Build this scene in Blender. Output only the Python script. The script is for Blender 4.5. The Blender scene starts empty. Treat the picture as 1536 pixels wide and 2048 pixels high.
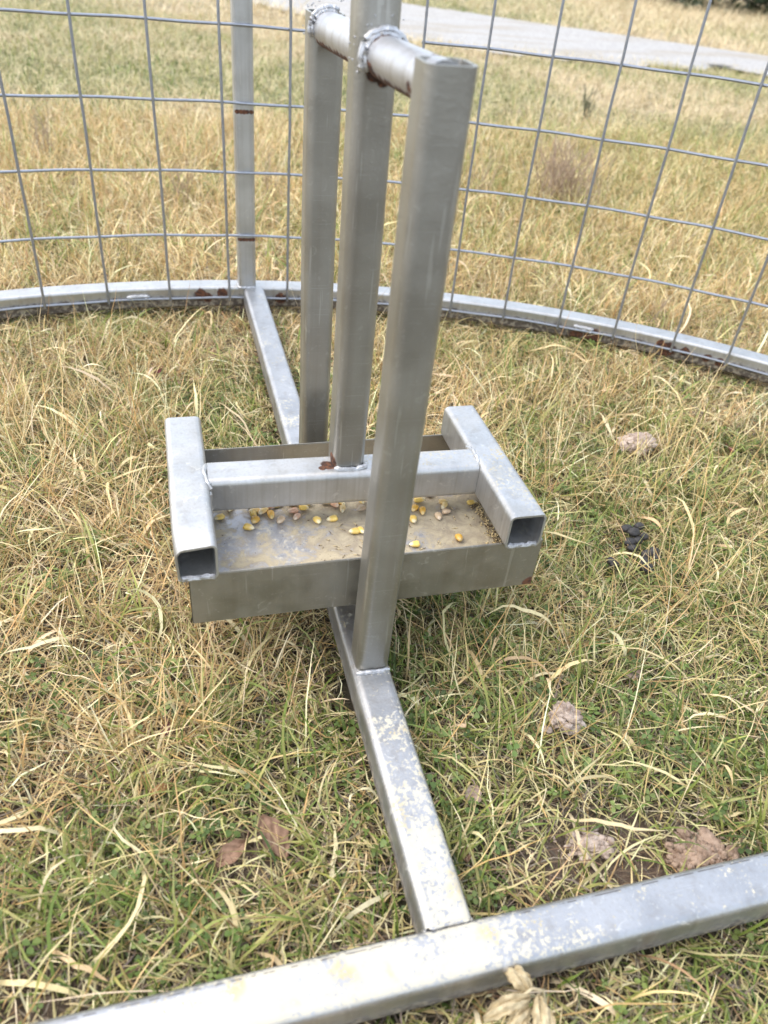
import bpy, bmesh, math, random
import numpy as np
from mathutils import Vector, Matrix

random.seed(7)
RNG = np.random.default_rng(11)
scene = bpy.context.scene
COL = scene.collection

# ------------------------------------------------------------------ measures (metres)
TOP = 0.036            # top of the tubes lying on the grass; soil is about z = 0
CAMZ = 0.567 + TOP
T = 0.0381             # square tube, an inch and a half
X0, X1 = 0.1376, 0.1764          # cross bar and posts, left and right faces
XC = (X0 + X1) / 2
RC = (0.052, -0.034)             # centre of the round rail
RO, RI = 1.4700, 1.4320
RW = 1.4265                      # mesh wires sit on the inside of the rail
PAN = 0.141 + TOP                # top of the hanging tray's tubes

# ------------------------------------------------------------------ object helpers
def tag(o, label=None, cat=None, group=None, kind=None):
    if label: o['label'] = label
    if cat: o['category'] = cat
    if group: o['group'] = group
    if kind: o['kind'] = kind
    return o

def empty(name, loc):
    o = bpy.data.objects.new(name, None)
    o.location = loc
    COL.objects.link(o)
    return o

def finish(name, bm, mat, parent=None, origin=(0, 0, 0), smooth=True, angle=40):
    """link a bmesh given in world coordinates as one object (origin = base of its thing)"""
    bmesh.ops.translate(bm, verts=bm.verts, vec=-Vector(origin))
    bmesh.ops.recalc_face_normals(bm, faces=bm.faces)
    me = bpy.data.meshes.new(name)
    bm.to_mesh(me); bm.free()
    if smooth:
        me.polygons.foreach_set('use_smooth', [True] * len(me.polygons))
        me.set_sharp_from_angle(angle=math.radians(angle))
    me.materials.append(mat)
    o = bpy.data.objects.new(name, me)
    COL.objects.link(o)
    if parent: o.parent = parent
    else: o.location = origin
    return o

def np_mesh(name, verts, quads, mat, col=None, smooth=True):
    me = bpy.data.meshes.new(name)
    nv, nf = len(verts), len(quads)
    me.vertices.add(nv); me.loops.add(nf * 4); me.polygons.add(nf)
    me.vertices.foreach_set('co', np.ascontiguousarray(verts, dtype=np.float32).ravel())
    me.loops.foreach_set('vertex_index', np.ascontiguousarray(quads, dtype=np.int32).ravel())
    me.polygons.foreach_set('loop_start', np.arange(0, nf * 4, 4, dtype=np.int32))
    me.polygons.foreach_set('loop_total', np.full(nf, 4, dtype=np.int32))
    if smooth: me.polygons.foreach_set('use_smooth', np.ones(nf, dtype=bool))
    if col is not None:
        a = me.color_attributes.new('col', 'FLOAT_COLOR', 'POINT')
        c = np.ones((nv, 4), dtype=np.float32); c[:, :3] = col
        a.data.foreach_set('color', c.ravel())
    me.materials.append(mat)
    me.update(calc_edges=True)
    return me

def link(name, me, loc=(0, 0, 0), parent=None):
    o = bpy.data.objects.new(name, me); o.location = loc
    COL.objects.link(o)
    if parent: o.parent = parent
    return o

# ------------------------------------------------------------------ node helpers
class NT:
    def __init__(s, name):
        s.m = bpy.data.materials.new(name); s.m.use_nodes = True
        s.t = s.m.node_tree; s.t.nodes.clear()
        s.out = s.t.nodes.new('ShaderNodeOutputMaterial')
    def n(s, typ, ins=None, **kw):
        nd = s.t.nodes.new(typ)
        for k, v in kw.items(): setattr(nd, k, v)
        for k, v in (ins or {}).items(): s.put(nd.inputs[k], v)
        return nd
    def put(s, sock, v):
        if isinstance(v, bpy.types.NodeSocket): s.t.links.new(v, sock)
        elif isinstance(v, bpy.types.Node): s.t.links.new(v.outputs[0], sock)
        else: sock.default_value = v
    def math(s, op, a, b=0.0, clamp=False):
        nd = s.t.nodes.new('ShaderNodeMath'); nd.operation = op; nd.use_clamp = clamp
        s.put(nd.inputs[0], a); s.put(nd.inputs[1], b)
        return nd.outputs[0]
    def noise(s, vec, scale, detail=3.0, rough=0.55, dist=0.0):
        nd = s.n('ShaderNodeTexNoise', {'Scale': scale, 'Detail': detail, 'Roughness': rough, 'Distortion': dist})
        if vec is not None: s.put(nd.inputs['Vector'], vec)
        return nd.outputs['Fac']
    def ramp(s, v, a, b, lo=0.0, hi=1.0):
        nd = s.n('ShaderNodeMapRange', {'Value': v, 'From Min': a, 'From Max': b, 'To Min': lo, 'To Max': hi})
        nd.interpolation_type = 'SMOOTHSTEP'
        return nd.outputs[0]
    def mix(s, f, a, b):
        nd = s.t.nodes.new('ShaderNodeMix'); nd.data_type = 'RGBA'
        s.put(nd.inputs[0], f)
        for sock, v in ((nd.inputs[6], a), (nd.inputs[7], b)):
            if isinstance(v, tuple): v = (*v[:3], 1.0)
            s.put(sock, v)
        return nd.outputs[2]
    def scaled(s, vec, sc):
        return s.n('ShaderNodeVectorMath', {0: vec, 1: sc}, operation='MULTIPLY').outputs[0]
    def done(s, shader):
        s.t.links.new(shader.outputs[0], s.out.inputs[0]); return s.m

def galvanised(name, cream=None, scuffs=0.55, seam=False, rust_or_reflect=(), low_dirt=False, dust=0.0, base=(0.47, 0.465, 0.455), hi=(0.60, 0.60, 0.605)):
    """weathered galvanised steel; cream = (x, y, reach, near, far): dried slurry around a joint; rust = spots (x, y, z, r), on the pipe also painting in reflected ground"""
    s = NT(name)
    g = s.n('ShaderNodeNewGeometry')
    P, N = g.outputs['Position'], g.outputs['Normal']
    blot = s.noise(P, 22, 4)
    fine = s.noise(P, 420, 2)
    streak = s.noise(s.scaled(P, (330, 330, 5)), 1.0, 4)
    c = s.mix(s.ramp(blot, 0.32, 0.68), base, hi)
    c = s.mix(s.math('MULTIPLY', s.ramp(streak, 0.45, 0.75), 0.35), c, (0.33, 0.31, 0.28))
    c = s.mix(s.math('MULTIPLY', s.ramp(fine, 0.62, 0.74), 0.12), c, (0.66, 0.66, 0.66))
    bands = s.noise(s.scaled(P, (75, 75, 1.6)), 1.0, 2)      # long faint run marks
    c = s.mix(s.math('MULTIPLY', s.ramp(bands, 0.52, 0.70), 0.24), c, (0.24, 0.205, 0.165))
    c = s.mix(s.math('MULTIPLY', s.ramp(s.noise(s.scaled(P, (190, 190, 9)), 1.0, 2), 0.66, 0.70), 0.35), c, (0.58, 0.57, 0.54))
    scr = s.noise(s.scaled(P, (14, 900, 900)), 1.0, 2)       # fine scratches
    c = s.mix(s.math('MULTIPLY', s.ramp(scr, 0.66, 0.72), 0.22), c, (0.62, 0.61, 0.60))
    met = 0.86
    rough = s.ramp(blot, 0.3, 0.7, 0.40, 0.48)
    nz = s.n('ShaderNodeSeparateXYZ', {0: N}).outputs['Z']
    xyz = s.n('ShaderNodeSeparateXYZ', {0: P})
    up = s.ramp(nz, 0.55, 0.9)
    notmetal = None
    # pale scuffs and dried drips
    scuff = s.math('MULTIPLY', s.ramp(s.noise(P, 75, 6, 0.62, 1.2), 0.615, 0.66), scuffs)
    c = s.mix(scuff, c, (0.70, 0.68, 0.62)); notmetal = s.math('MULTIPLY', scuff, 0.8)
    if dust:
        d = s.math('MULTIPLY', s.ramp(s.noise(P, 38, 5, 0.6), 0.42, 0.58), dust)
        c = s.mix(d, c, (0.33, 0.27, 0.17)); notmetal = s.math('MAXIMUM', notmetal, d)
    if cream:
        cx, cy, reach, near, far = cream
        dx = s.math('ABSOLUTE', s.math('SUBTRACT', xyz.outputs['X'], cx)); dy = s.math('ABSOLUTE', s.math('SUBTRACT', xyz.outputs['Y'], cy))
        if reach > 0:
            dist = s.math('SQRT', s.math('ADD', s.math('MULTIPLY', dx, dx), s.math('MULTIPLY', dy, dy)))
            thr = s.ramp(dist, 0.0, reach, near, far)
        else:      # along the front rail, then up the cross bar
            on_bar = s.ramp(xyz.outputs['Y'], 0.2235, 0.2285)
            k1 = s.ramp(dx, 0.05, 0.20); k2 = s.ramp(dy, 0.02, 0.30, 0.15, 0.85)
            k = s.math('ADD', s.math('MULTIPLY', k2, on_bar), s.math('MULTIPLY', k1, s.math('SUBTRACT', 1.0, on_bar)))
            thr = s.math('ADD', near, s.math('MULTIPLY', k, far - near))
        cell = s.noise(P, 260, 8, 0.70, 0.3)
        big = s.noise(P, 24, 3, 0.5)
        v = s.math('ADD', s.math('MULTIPLY', cell, 0.66), s.math('MULTIPLY', big, 0.34))
        m = s.math('MULTIPLY', s.ramp(s.math('SUBTRACT', v, thr), -0.018, 0.020), up)
        ring = s.noise(P, 300, 2)
        m = s.math('MULTIPLY', m, s.ramp(ring, 0.30, 0.46, 0.5, 1.0))
        tint = s.mix(s.ramp(s.noise(P, 30, 3), 0.54, 0.68), (0.50, 0.455, 0.345), (0.44, 0.36, 0.20))
        c = s.mix(s.math('MULTIPLY', m, 0.86), c, tint)
        notmetal = s.math('MAXIMUM', notmetal, m)
        rough = s.math('MAXIMUM', rough, s.math('MULTIPLY', m, 0.85))
    if seam:   # broken dark line of the rolled weld seam along the far edge of the top face
        ln = s.math('MULTIPLY', s.ramp(s.math('ABSOLUTE', s.math('SUBTRACT', xyz.outputs['Y'], 0.2186)), 0.0008, 0.0003), up)
        ln = s.math('MULTIPLY', ln, s.ramp(s.math('ABSOLUTE', s.math('SUBTRACT', xyz.outputs['X'], XC)), 0.03, 0.045))
        ln = s.math('MULTIPLY', ln, s.ramp(s.noise(s.scaled(P, (90, 20, 20)), 1.0, 3), 0.46, 0.52))
        c = s.mix(s.math('MULTIPLY', ln, 0.7), c, (0.12, 0.10, 0.09))
    if low_dirt:
        z = xyz.outputs['Z']
        side = s.ramp(nz, 0.5, 0.2)
        e = s.math('ADD', z, s.math('MULTIPLY', s.math('SUBTRACT', s.noise(P, 60, 5), 0.5), 0.034))
        m = s.math('MULTIPLY', s.math('MULTIPLY', s.ramp(e, *((0.020, 0.006) if low_dirt is True else (0.0235, 0.014))), side), 0.85 if low_dirt is True else 0.95)
        dc = s.mix(s.ramp(s.noise(P, 140, 4), 0.45, 0.6), (0.075, 0.055, 0.038), (0.26, 0.22, 0.16))
        c = s.mix(m, c, dc); notmetal = s.math('MAXIMUM', notmetal, m)
        rough = s.math('MAXIMUM', rough, s.math('MULTIPLY', m, 0.85))
    if rust_or_reflect:
        acc = None
        wob = s.math('MULTIPLY', s.math('SUBTRACT', s.noise(P, 110, 5), 0.5), 0.9)
        for (x, y, zz, r) in rust_or_reflect:
            dd = s.n('ShaderNodeVectorMath', {0: P, 1: (x, y, zz)}, operation='DISTANCE').outputs['Value']
            f = s.ramp(s.math('ADD', s.math('DIVIDE', dd, r), wob), 1.05, 0.75)
            acc = f if acc is None else s.math('MAXIMUM', acc, f)
        rc = s.mix(s.ramp(s.noise(P, 260, 4), 0.4, 0.62), (0.040, 0.018, 0.012), (0.13, 0.050, 0.022))
        c = s.mix(acc, c, rc); notmetal = s.math('MAXIMUM', notmetal, acc)
        rough = s.math('MAXIMUM', rough, s.math('MULTIPLY', acc, 0.9))
    bump = s.n('ShaderNodeBump', {'Strength': 0.25, 'Distance': 0.0006, 'Height': s.math('ADD', fine, s.math('MULTIPLY', blot, 3.0))})
    metal = s.math('MULTIPLY', s.math('SUBTRACT', 1.0, notmetal), met)
    b = s.n('ShaderNodeBsdfPrincipled', {'Base Color': c, 'Metallic': metal, 'Roughness': rough, 'Normal': bump})
    return s.done(b)

def plain(name, color, rough=0.7, var=0.35, scale=60, metal=0.0, dark=(0.5, 0.45, 0.4), bump=0.0):
    s = NT(name)
    P = s.n('ShaderNodeNewGeometry').outputs['Position']
    f = s.noise(P, scale, 5, 0.6)
    c = s.mix(s.math('MULTIPLY', s.ramp(f, 0.35, 0.7), var * 2), color, tuple(a * d for a, d in zip(color, dark)))
    b = s.n('ShaderNodeBsdfPrincipled', {'Base Color': c, 'Roughness': rough, 'Metallic': metal})
    if bump:
        b2 = s.n('ShaderNodeBump', {'Strength': 0.8, 'Distance': bump, 'Height': f}); s.put(b.inputs['Normal'], b2)
    return s.done(b)

def blade_mat(name, trans=0.14, rough=0.55):
    s = NT(name)
    a = s.n('ShaderNodeVertexColor', layer_name='col')
    P = s.n('ShaderNodeNewGeometry').outputs['Position']
    c = s.mix(s.math('MULTIPLY', s.ramp(s.noise(P, 260, 3), 0.45, 0.7), 0.35), a.outputs[0], s.mix(0.5, a.outputs[0], (0.16, 0.11, 0.06)))
    b = s.n('ShaderNodeBsdfPrincipled', {'Base Color': c, 'Roughness': rough})
    b.inputs['Specular IOR Level'].default_value = 0.35
    t = s.n('ShaderNodeBsdfTranslucent', {'Color': c})
    return s.done(s.n('ShaderNodeMixShader', {0: trans, 1: b, 2: t}))

# picture -> world helper of the survey camera, used only to read the layout off the photograph
RM = np.array([[0.96489748, 0.08624782, -0.24806081], [-0.24786955, 0.61123257, -0.75163517], [0.08679595, 0.78673761, 0.61115497]])
def at(px, py, z):
    v = RM @ np.array([px - 768.0, -(py - 1024.0), -1535.0])
    t = (z - CAMZ) / v[2]
    return v[0] * t, v[1] * t

# ------------------------------------------------------------------ value noise shared by soil and grass
_tab = RNG.random((64, 64))
def vnoise(x, y, sc):
    x = np.asarray(x) / sc + 1000.3; y = np.asarray(y) / sc + 1000.7
    xi = np.floor(x).astype(int); yi = np.floor(y).astype(int)
    fx = x - xi; fy = y - yi
    fx = fx * fx * (3 - 2 * fx); fy = fy * fy * (3 - 2 * fy)
    g = lambda i, j: _tab[i % 64, j % 64]
    return (g(xi, yi) * (1 - fx) + g(xi + 1, yi) * fx) * (1 - fy) + (g(xi, yi + 1) * (1 - fx) + g(xi + 1, yi + 1) * fx) * fy

def gz(x, y):
    x = np.asarray(x, float); y = np.asarray(y, float)
    near = np.clip(1.4 - np.abs(y - 1) / 14, 0, 1)
    return ((vnoise(x, y, 0.11) - 0.5) * 0.010 + (vnoise(x + 7, y, 0.4) - 0.5) * 0.012) * near - 0.022

def bump2(x, y, cx, cy, rx, ry):
    return np.exp(-(((x - cx) / rx) ** 2 + ((y - cy) / ry) ** 2))

def greenness(x, y):
    g = 0.60 * vnoise(x, y, 0.22) + 0.40 * vnoise(x + 3, y + 9, 0.075)
    far = 0.65 * vnoise(x * 0.6, y, 0.9) + 0.35 * vnoise(x + 5, y, 0.25)
    f = np.clip((np.asarray(y) - 1.5) / 1.2, 0, 1)
    g = g * (1 - f) + far * f
    g = g + 0.20 * bump2(x, y, 0.10, 0.30, 0.30, 0.16) + 0.22 * bump2(x, y, 0.50, 0.42, 0.22, 0.16)
    g = g - 0.20 * bump2(x, y, -0.12, 0.62, 0.22, 0.25) - 0.08 * bump2(x, y, 0.3, 1.5, 1.2, 0.4)
    g = g + 0.12 * bump2(x, y, 3.0, 4.0, 1.6, 1.0) + 0.10 * bump2(x, y, 0.2, 3.3, 1.0, 0.5)
    return g

def bareness(x, y):
    sm = sum(1.1 * bump2(x, y, *at(px, py, -0.01), r, r) for px, py, r in ((1275, 905, .034), (1126, 1456, .024), (1268, 1090, .026), (1298, 1125, .022), (545, 1675, .024), (945, 1596, .016), (462, 1702, .018)))
    return np.clip(sm + bump2(x, y, 0.315, 0.268, 0.075, 0.05) + 0.8 * bump2(x, y, 0.40, 0.240, 0.05, 0.04)
                   + 0.7 * bump2(x, y, -0.12, 0.255, 0.06, 0.03), 0, 1)

# ------------------------------------------------------------------ swept tubes
def profile(w, h, r, seg=4, sup=0.0008):
    """rounded rectangle, counter-clockwise, with support points beside each corner"""
    pts = []
    for cx, cy, a0 in ((w/2 - r, h/2 - r, 0), (-w/2 + r, h/2 - r, 90), (-w/2 + r, -h/2 + r, 180), (w/2 - r, -h/2 + r, 270)):
        arc = [(cx + r * math.cos(math.radians(a0 + 90 * k / seg)), cy + r * math.sin(math.radians(a0 + 90 * k / seg))) for k in range(seg + 1)]
        t0 = math.radians(a0 - 90); t1 = math.radians(a0 + 180)
        pts.append((arc[0][0] + sup * math.cos(t0), arc[0][1] + sup * math.sin(t0)))
        pts += arc
        pts.append((arc[-1][0] + sup * math.cos(t1), arc[-1][1] + sup * math.sin(t1)))
    return pts

def sweep(bm, frames, outer, inner=None, warp=None):
    """frames: list of (origin, side, up). inner profile makes an open hollow tube."""
    def rings(prof):
        out = []
        for i, (o, sd, upv) in enumerate(frames):
            ring = []
            for (a, b) in prof:
                if warp: a, b = warp(i / (len(frames) - 1), a, b)
                ring.append(bm.verts.new(o + sd * a + upv * b))
            out.append(ring)
        return out
    def skin(rs):
        for r0, r1 in zip(rs, rs[1:]):
            for k in range(len(r0)):
                bm.faces.new((r0[k], r0[(k+1) % len(r0)], r1[(k+1) % len(r0)], r1[k]))
    ro = rings(outer); skin(ro)
    if inner:
        ri = rings(inner); skin(ri)
        for A, B in ((ro[0], ri[0]), (ro[-1], ri[-1])):
            for k in range(len(A)):
                bm.faces.new((A[k], A[(k+1) % len(A)], B[(k+1) % len(A)], B[k]))
    else:
        bm.faces.new(ro[0]); bm.faces.new(ro[-1])

def tube(bm, p0, p1, side, up, w=T, h=T, r=0.0065, wall=0.0022, n=2, hollow=True, warp=None):
    p0, p1, side, up = Vector(p0), Vector(p1), Vector(side), Vector(up)
    fr = [(p0.lerp(p1, i / (n - 1)), side, up) for i in range(n)]
    sweep(bm, fr, profile(w, h, r), profile(w - 2*wall, h - 2*wall, max(r - wall, 0.001), 4, 0.0004) if hollow else None, warp)

def rod(bm, pts, r, sides=8, cap=True):
    pts = [Vector(p) for p in pts]
    prev = None
    for i, p in enumerate(pts):
        d = (pts[min(i+1, len(pts)-1)] - pts[max(i-1, 0)]).normalized()
        a = d.cross(Vector((0, 0, 1)) if abs(d.z) < 0.9 else Vector((1, 0, 0))).normalized(); b = d.cross(a)
        rr = r[i] if isinstance(r, (list, tuple)) else r
        ring = [bm.verts.new(p + a * rr * math.cos(2*math.pi*k/sides) + b * rr * math.sin(2*math.pi*k/sides)) for k in range(sides)]
        if prev:
            for k in range(sides): bm.faces.new((prev[k], prev[(k+1) % sides], ring[(k+1) % sides], ring[k]))
        elif cap: bm.faces.new(ring)
        prev = ring
    if cap: bm.faces.new(prev)

def bead(bm, pts, r, jit=0.14, step=0.0030):
    """a weld bead: overlapping scalloped lumps along a polyline"""
    pts = [Vector(p) for p in pts]
    acc = []
    for a, b in zip(pts, pts[1:]):
        m = max(1, int((b - a).length / step))
        for i in range(m): acc.append(a.lerp(b, i / m))
    acc.append(pts[-1])
    rr = [r * (0.88 + 0.14 * (i % 2) + random.uniform(-jit, jit)) for i in range(len(acc))]
    acc = [p + Vector([random.uniform(-1, 1) * r * 0.22 for _ in range(3)]) * 0.8 for p in acc]
    rr[0] *= 0.5; rr[-1] *= 0.5
    rod(bm, acc, rr, 8)

# ------------------------------------------------------------------ materials
ring_pt = lambda deg, R, z: (RC[0] + R * math.sin(math.radians(deg)), RC[1] + R * math.cos(math.radians(deg)), z)
rust_ring = [(0.130 + 0.0055 * i_, 1.3945, TOP + zz_, 0.0040) for zz_ in (0.296, 0.0885) for i_ in range(7)] + [(*ring_pt(d, RI, TOP + dz), r) for d, dz, r in
             ((0.35, -0.014, 0.013), (0.8, -0.020, 0.010), (1.9, -0.012, 0.011), (6.2, -0.020, 0.012), (30.2, -0.026, 0.016), (29.0, -0.030, 0.014),
              (35.2, -0.014, 0.009), (35.8, -0.022, 0.016), (37.0, -0.018, 0.010), (39.6, -0.022, 0.010), (38.6, -0.020, 0.009))]
M_frame = galvanised('galvanised_base', seam=True, scuffs=0.3, base=(0.36, 0.36, 0.367), hi=(0.43, 0.43, 0.438), cream=(0.09, 0.205, 0, 0.448, 0.60), low_dirt=True)
M_ring = galvanised('galvanised_ring', scuffs=0.15, base=(0.42, 0.418, 0.41), hi=(0.48, 0.478, 0.47), low_dirt=2, rust_or_reflect=rust_ring)
PZ = TOP + 0.4905
M_post = galvanised('galvanised_post', scuffs=0.10, rust_or_reflect=[(X0 + 0.004, 0.452, TOP + 0.012, 0.006)], base=(0.315, 0.304, 0.275), hi=(0.365, 0.353, 0.322))
M_swing = galvanised('galvanised_swing', scuffs=0.10, rust_or_reflect=[(0.1405, 0.606, PAN + 0.005, 0.009), (0.161, 0.597, PZ - 0.0135, 0.0070), (0.154, 0.597, PZ - 0.0115, 0.0072), (0.167, 0.597, PZ - 0.0115, 0.0055), (0.149, 0.597, PZ - 0.006, 0.0050)],
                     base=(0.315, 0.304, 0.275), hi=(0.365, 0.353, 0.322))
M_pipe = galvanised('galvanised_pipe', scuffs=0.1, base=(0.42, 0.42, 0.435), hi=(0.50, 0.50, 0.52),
                    rust_or_reflect=[(0.158 - 0.037 * (y_ - 0.48), y_, PZ - 0.0125 - 0.016 * (y_ - .5), 0.0086) for y_ in (.497, .507, .519, .531, .543, .555, .567, .578, .588, .66, .672, .684, .696, .708, .72, .732, .744, .756)]  # underside row: rusty brown that also paints in the dark ground reflection
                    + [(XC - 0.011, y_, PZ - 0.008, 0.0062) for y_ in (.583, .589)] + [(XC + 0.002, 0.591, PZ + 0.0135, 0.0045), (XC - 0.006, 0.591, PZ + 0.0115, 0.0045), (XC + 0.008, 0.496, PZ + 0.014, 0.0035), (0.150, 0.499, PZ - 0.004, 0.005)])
M_pan = galvanised('galvanised_pan', rust_or_reflect=[(0.1375, 0.604, PAN, 0.0085), (0.131, 0.600, PAN, 0.0045), (0.157, 0.5915, PAN - 0.0055, 0.0035), (0.166, 0.5915, PAN - 0.0055, 0.0035)], dust=0.12, scuffs=0.35, base=(0.43, 0.43, 0.425), hi=(0.52, 0.52, 0.52), cream=(0.25, 0.60, 0.24, 0.555, 0.63))
M_tray = galvanised('tray_sheet', dust=0.15, scuffs=0.2, base=(0.275, 0.26, 0.225), hi=(0.33, 0.315, 0.275), rust_or_reflect=[(0.330, 0.506, TOP + 0.046, 0.009)])
M_floor = galvanised('tray_floor_sheet', dust=0.0, cream=(0.16, 0.53, 0.30, 0.50, 0.56), base=(0.52, 0.52, 0.54), hi=(0.64, 0.64, 0.66))
M_wire = plain('galvanised_wire', (0.33, 0.345, 0.38), 0.42, 0.3, 140, metal=0.85, dark=(0.75, 0.72, 0.7))
M_bead = plain('weld_silver', (0.52, 0.52, 0.53), 0.45, 0.25, 260, metal=0.8, dark=(0.45, 0.43, 0.42), bump=0.001)

# ------------------------------------------------------------------ the cage: rails, bar, posts, mesh
base = (XC, 0.80, 0.0)
cage = tag(empty('wire_cage', base), 'welded galvanised cage frame with curved bottom rail, upright posts and grey wire mesh', 'cage')
cz = TOP - T / 2
yz = Vector((0, 0, 1))

# straight front rail
bm = bmesh.new()
tube(bm, (-1.40, 0.2045, cz), (1.55, 0.2045, cz), (0, 1, 0), (0, 0, 1), n=2, hollow=True, r=0.0075)
front_rail = finish('front_rail', bm, M_frame, cage, base)
# seam scratch line of the rail's weld seam
# cross bar
bm = bmesh.new()
tube(bm, (XC, 0.2234, cz), (XC, RC[1] + math.sqrt(RI**2 - (XC-RC[0])**2) + 0.001, cz), (1, 0, 0), (0, 0, 1), r=0.007, hollow=False)
cross_bar = finish('cross_bar', bm, M_frame, cage, base)
bm = bmesh.new()
bead(bm, [(X0 - 0.001, 0.2236, TOP - 0.028), (X0 + 0.002, 0.2236, TOP - 0.004)], 0.0028)
bead(bm, [(X0 + 0.004, 0.2228, TOP - 0.0012), (X1 - 0.004, 0.2228, TOP - 0.0012)], 0.0019)
bead(bm, [(X1 - 0.002, 0.2236, TOP - 0.004), (X1 + 0.001, 0.2236, TOP - 0.028)], 0.003)
finish('weld_bead', bm, M_frame, cross_bar, base)
# curved rail
bm = bmesh.new()
fr = []
for i in range(161):
    d = -80.5 + 161.0 * i / 160
    s_, c_ = math.sin(math.radians(d)), math.cos(math.radians(d))
    fr.append((Vector((RC[0] + 1.451 * s_, RC[1] + 1.451 * c_, cz)), Vector((s_, c_, 0)), yz))
sweep(bm, fr, profile(T, T, 0.0045))
ring = finish('curved_rail', bm, M_ring, cage, base)
for d0, d1 in ((-4.9, -3.3), (28.7, 30.2)):
    bm = bmesh.new()
    for k in range(2):
        bead(bm, [ring_pt(d0 + (d1 - d0) * i / 8, RI - 0.002, TOP - 0.014 - 0.005 * k) for i in range(9)], 0.0034)
    finish('weld_bead', bm, M_bead, ring, base)

# uprights, a thinner tube than the rails, none of them quite plumb
PW = 0.0318
def upright(name, xf, xt, y0, top, mat):
    bm = bmesh.new()
    tube(bm, (xf, y0 + PW/2, TOP - 0.0006), (xt, y0 + PW/2, TOP + top), (1, 0, 0), (0, 1, 0), w=PW, h=PW, r=0.0072, wall=0.0024, n=13,
         warp=(lambda t, a, b: (a + 0.0004 * math.sin(t * 9 + y0 * 7), b + 0.0003 * math.sin(t * 13 + y0 * 5))))
    return finish(name, bm, mat, cage, base)
post_f = upright('support_post', 0.1587, 0.1650, 0.4605, 0.5050, M_post)
post_r = upright('support_post', 0.1568, 0.1533, 0.7640, 0.4970, M_post)
yb = RC[1] + math.sqrt(RI**2 - (XC - RC[0])**2)
bm = bmesh.new()
tube(bm, (0.1456, yb + PW/2, TOP - 0.0006), (0.1500, yb + PW/2, TOP + 0.98), (1, 0, 0), (0, 1, 0), w=PW, h=PW, r=0.005, n=2)
post_b = finish('corner_post', bm, M_ring, cage, base)
bm = bmesh.new()
bead(bm, [(X0 + 0.004, 0.4590, TOP + 0.0003), (XC, 0.4580, TOP + 0.0008), (X1 - 0.002, 0.4590, TOP + 0.0003)], 0.0026)
finish('weld_bead', bm, M_bead, post_f, base)
bm = bmesh.new()
bead(bm, [(0.130, yb - 0.001, TOP + 0.0003), (0.161, yb - 0.001, TOP + 0.0003)], 0.0024)
bead(bm, [(0.130, yb - 0.001, TOP + 0.0005), (0.1290, yb + 0.02, TOP + 0.0005)], 0.0024)
finish('weld_bead', bm, M_bead, post_b, base)

# wire mesh: two panels that meet behind the posts
STEP = 4.19
vang = [-10.49, -6.2, -1.89, 2.39, 6.71, 10.95, 15.08, 19.21, 23.29, 27.53, 31.71, 35.99, 39.98]
vang = [-10.49 - 4.3 * k for k in range(1, 15)][::-1] + vang + [39.98 + STEP * k for k in range(1, 9)]
hz = [-0.019, 0.0964, 0.203, 0.309, 0.4163, 0.523, 0.630, 0.736, 0.843, 0.95]
wr = 0.0023
def panel(sel, a0, a1, gap):
    bm = bmesh.new()
    for d in sel:
        j = math.radians(0.05)
        rod(bm, [ring_pt(d + random.uniform(-.04, .04), RW - wr, TOP + z + 0.0) for z in np.linspace(-0.022, 0.952, 14)], wr * 1.0, 8)
    for z in hz:
        lo, hi = (a0, a1) if not (gap and abs(z - 0.4163) < 0.01) else gap
        n = max(2, int((hi - lo) / 1.0))
        rod(bm, [ring_pt(lo + (hi - lo) * i / n, RW + wr * 0.9, TOP + z + 0.0006 * math.sin(i * 0.9 + z * 40)) for i in range(n + 1)], wr, 8)
    for d in sel:
        for z in hz[1:]:
            bmesh.ops.create_icosphere(bm, subdivisions=1, radius=0.0034, matrix=Matrix.Translation(ring_pt(d, RW, TOP + z)))
    return bm
finish('wire_panel', panel([a for a in vang if a < 13], -70.5, 15.0, (-70.5, 11.0)), M_wire, cage, base)
finish('wire_panel', panel([a for a in vang if a > 13], 15.0, 73.5, None), M_wire, cage, base)

# ------------------------------------------------------------------ the hanging feed tray
pb = (XC, 0.605, TOP + 0.0437)
swing = tag(empty('hanging_feed_tray', pb), 'grey metal feed tray in a tube frame hanging by its middle post from a pipe', 'feeder tray')
YF, YB = 0.5066, 0.7035          # tray front and back
TZ0, TZ1 = TOP + 0.0437, PAN - T # tray bottom and lip
TX0, TX1 = -0.0035, 0.3325
FLOOR = TZ1 - 0.024
# middle post
bm = bmesh.new()
tube(bm, (0.1566, 0.6128, PAN - 0.0006), (0.1556, 0.6128, TOP + 0.98), (1, 0, 0), (0, 1, 0), w=0.0315, h=0.0315, r=0.0072, n=9,
     warp=lambda t, a, b: (a + 0.0005 * math.sin(t * 8), b))
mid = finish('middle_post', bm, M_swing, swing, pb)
bm = bmesh.new()
bead(bm, [(0.1412, 0.5965, PAN + 0.0005), (0.152, 0.5945, PAN), (0.163, 0.5942, PAN - 0.0008), (0.1725, 0.5965, PAN + 0.0008), (0.1742, 0.604, PAN + 0.001)], 0.0030)
finish('weld_bead', bm, M_bead, mid, pb)
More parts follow.
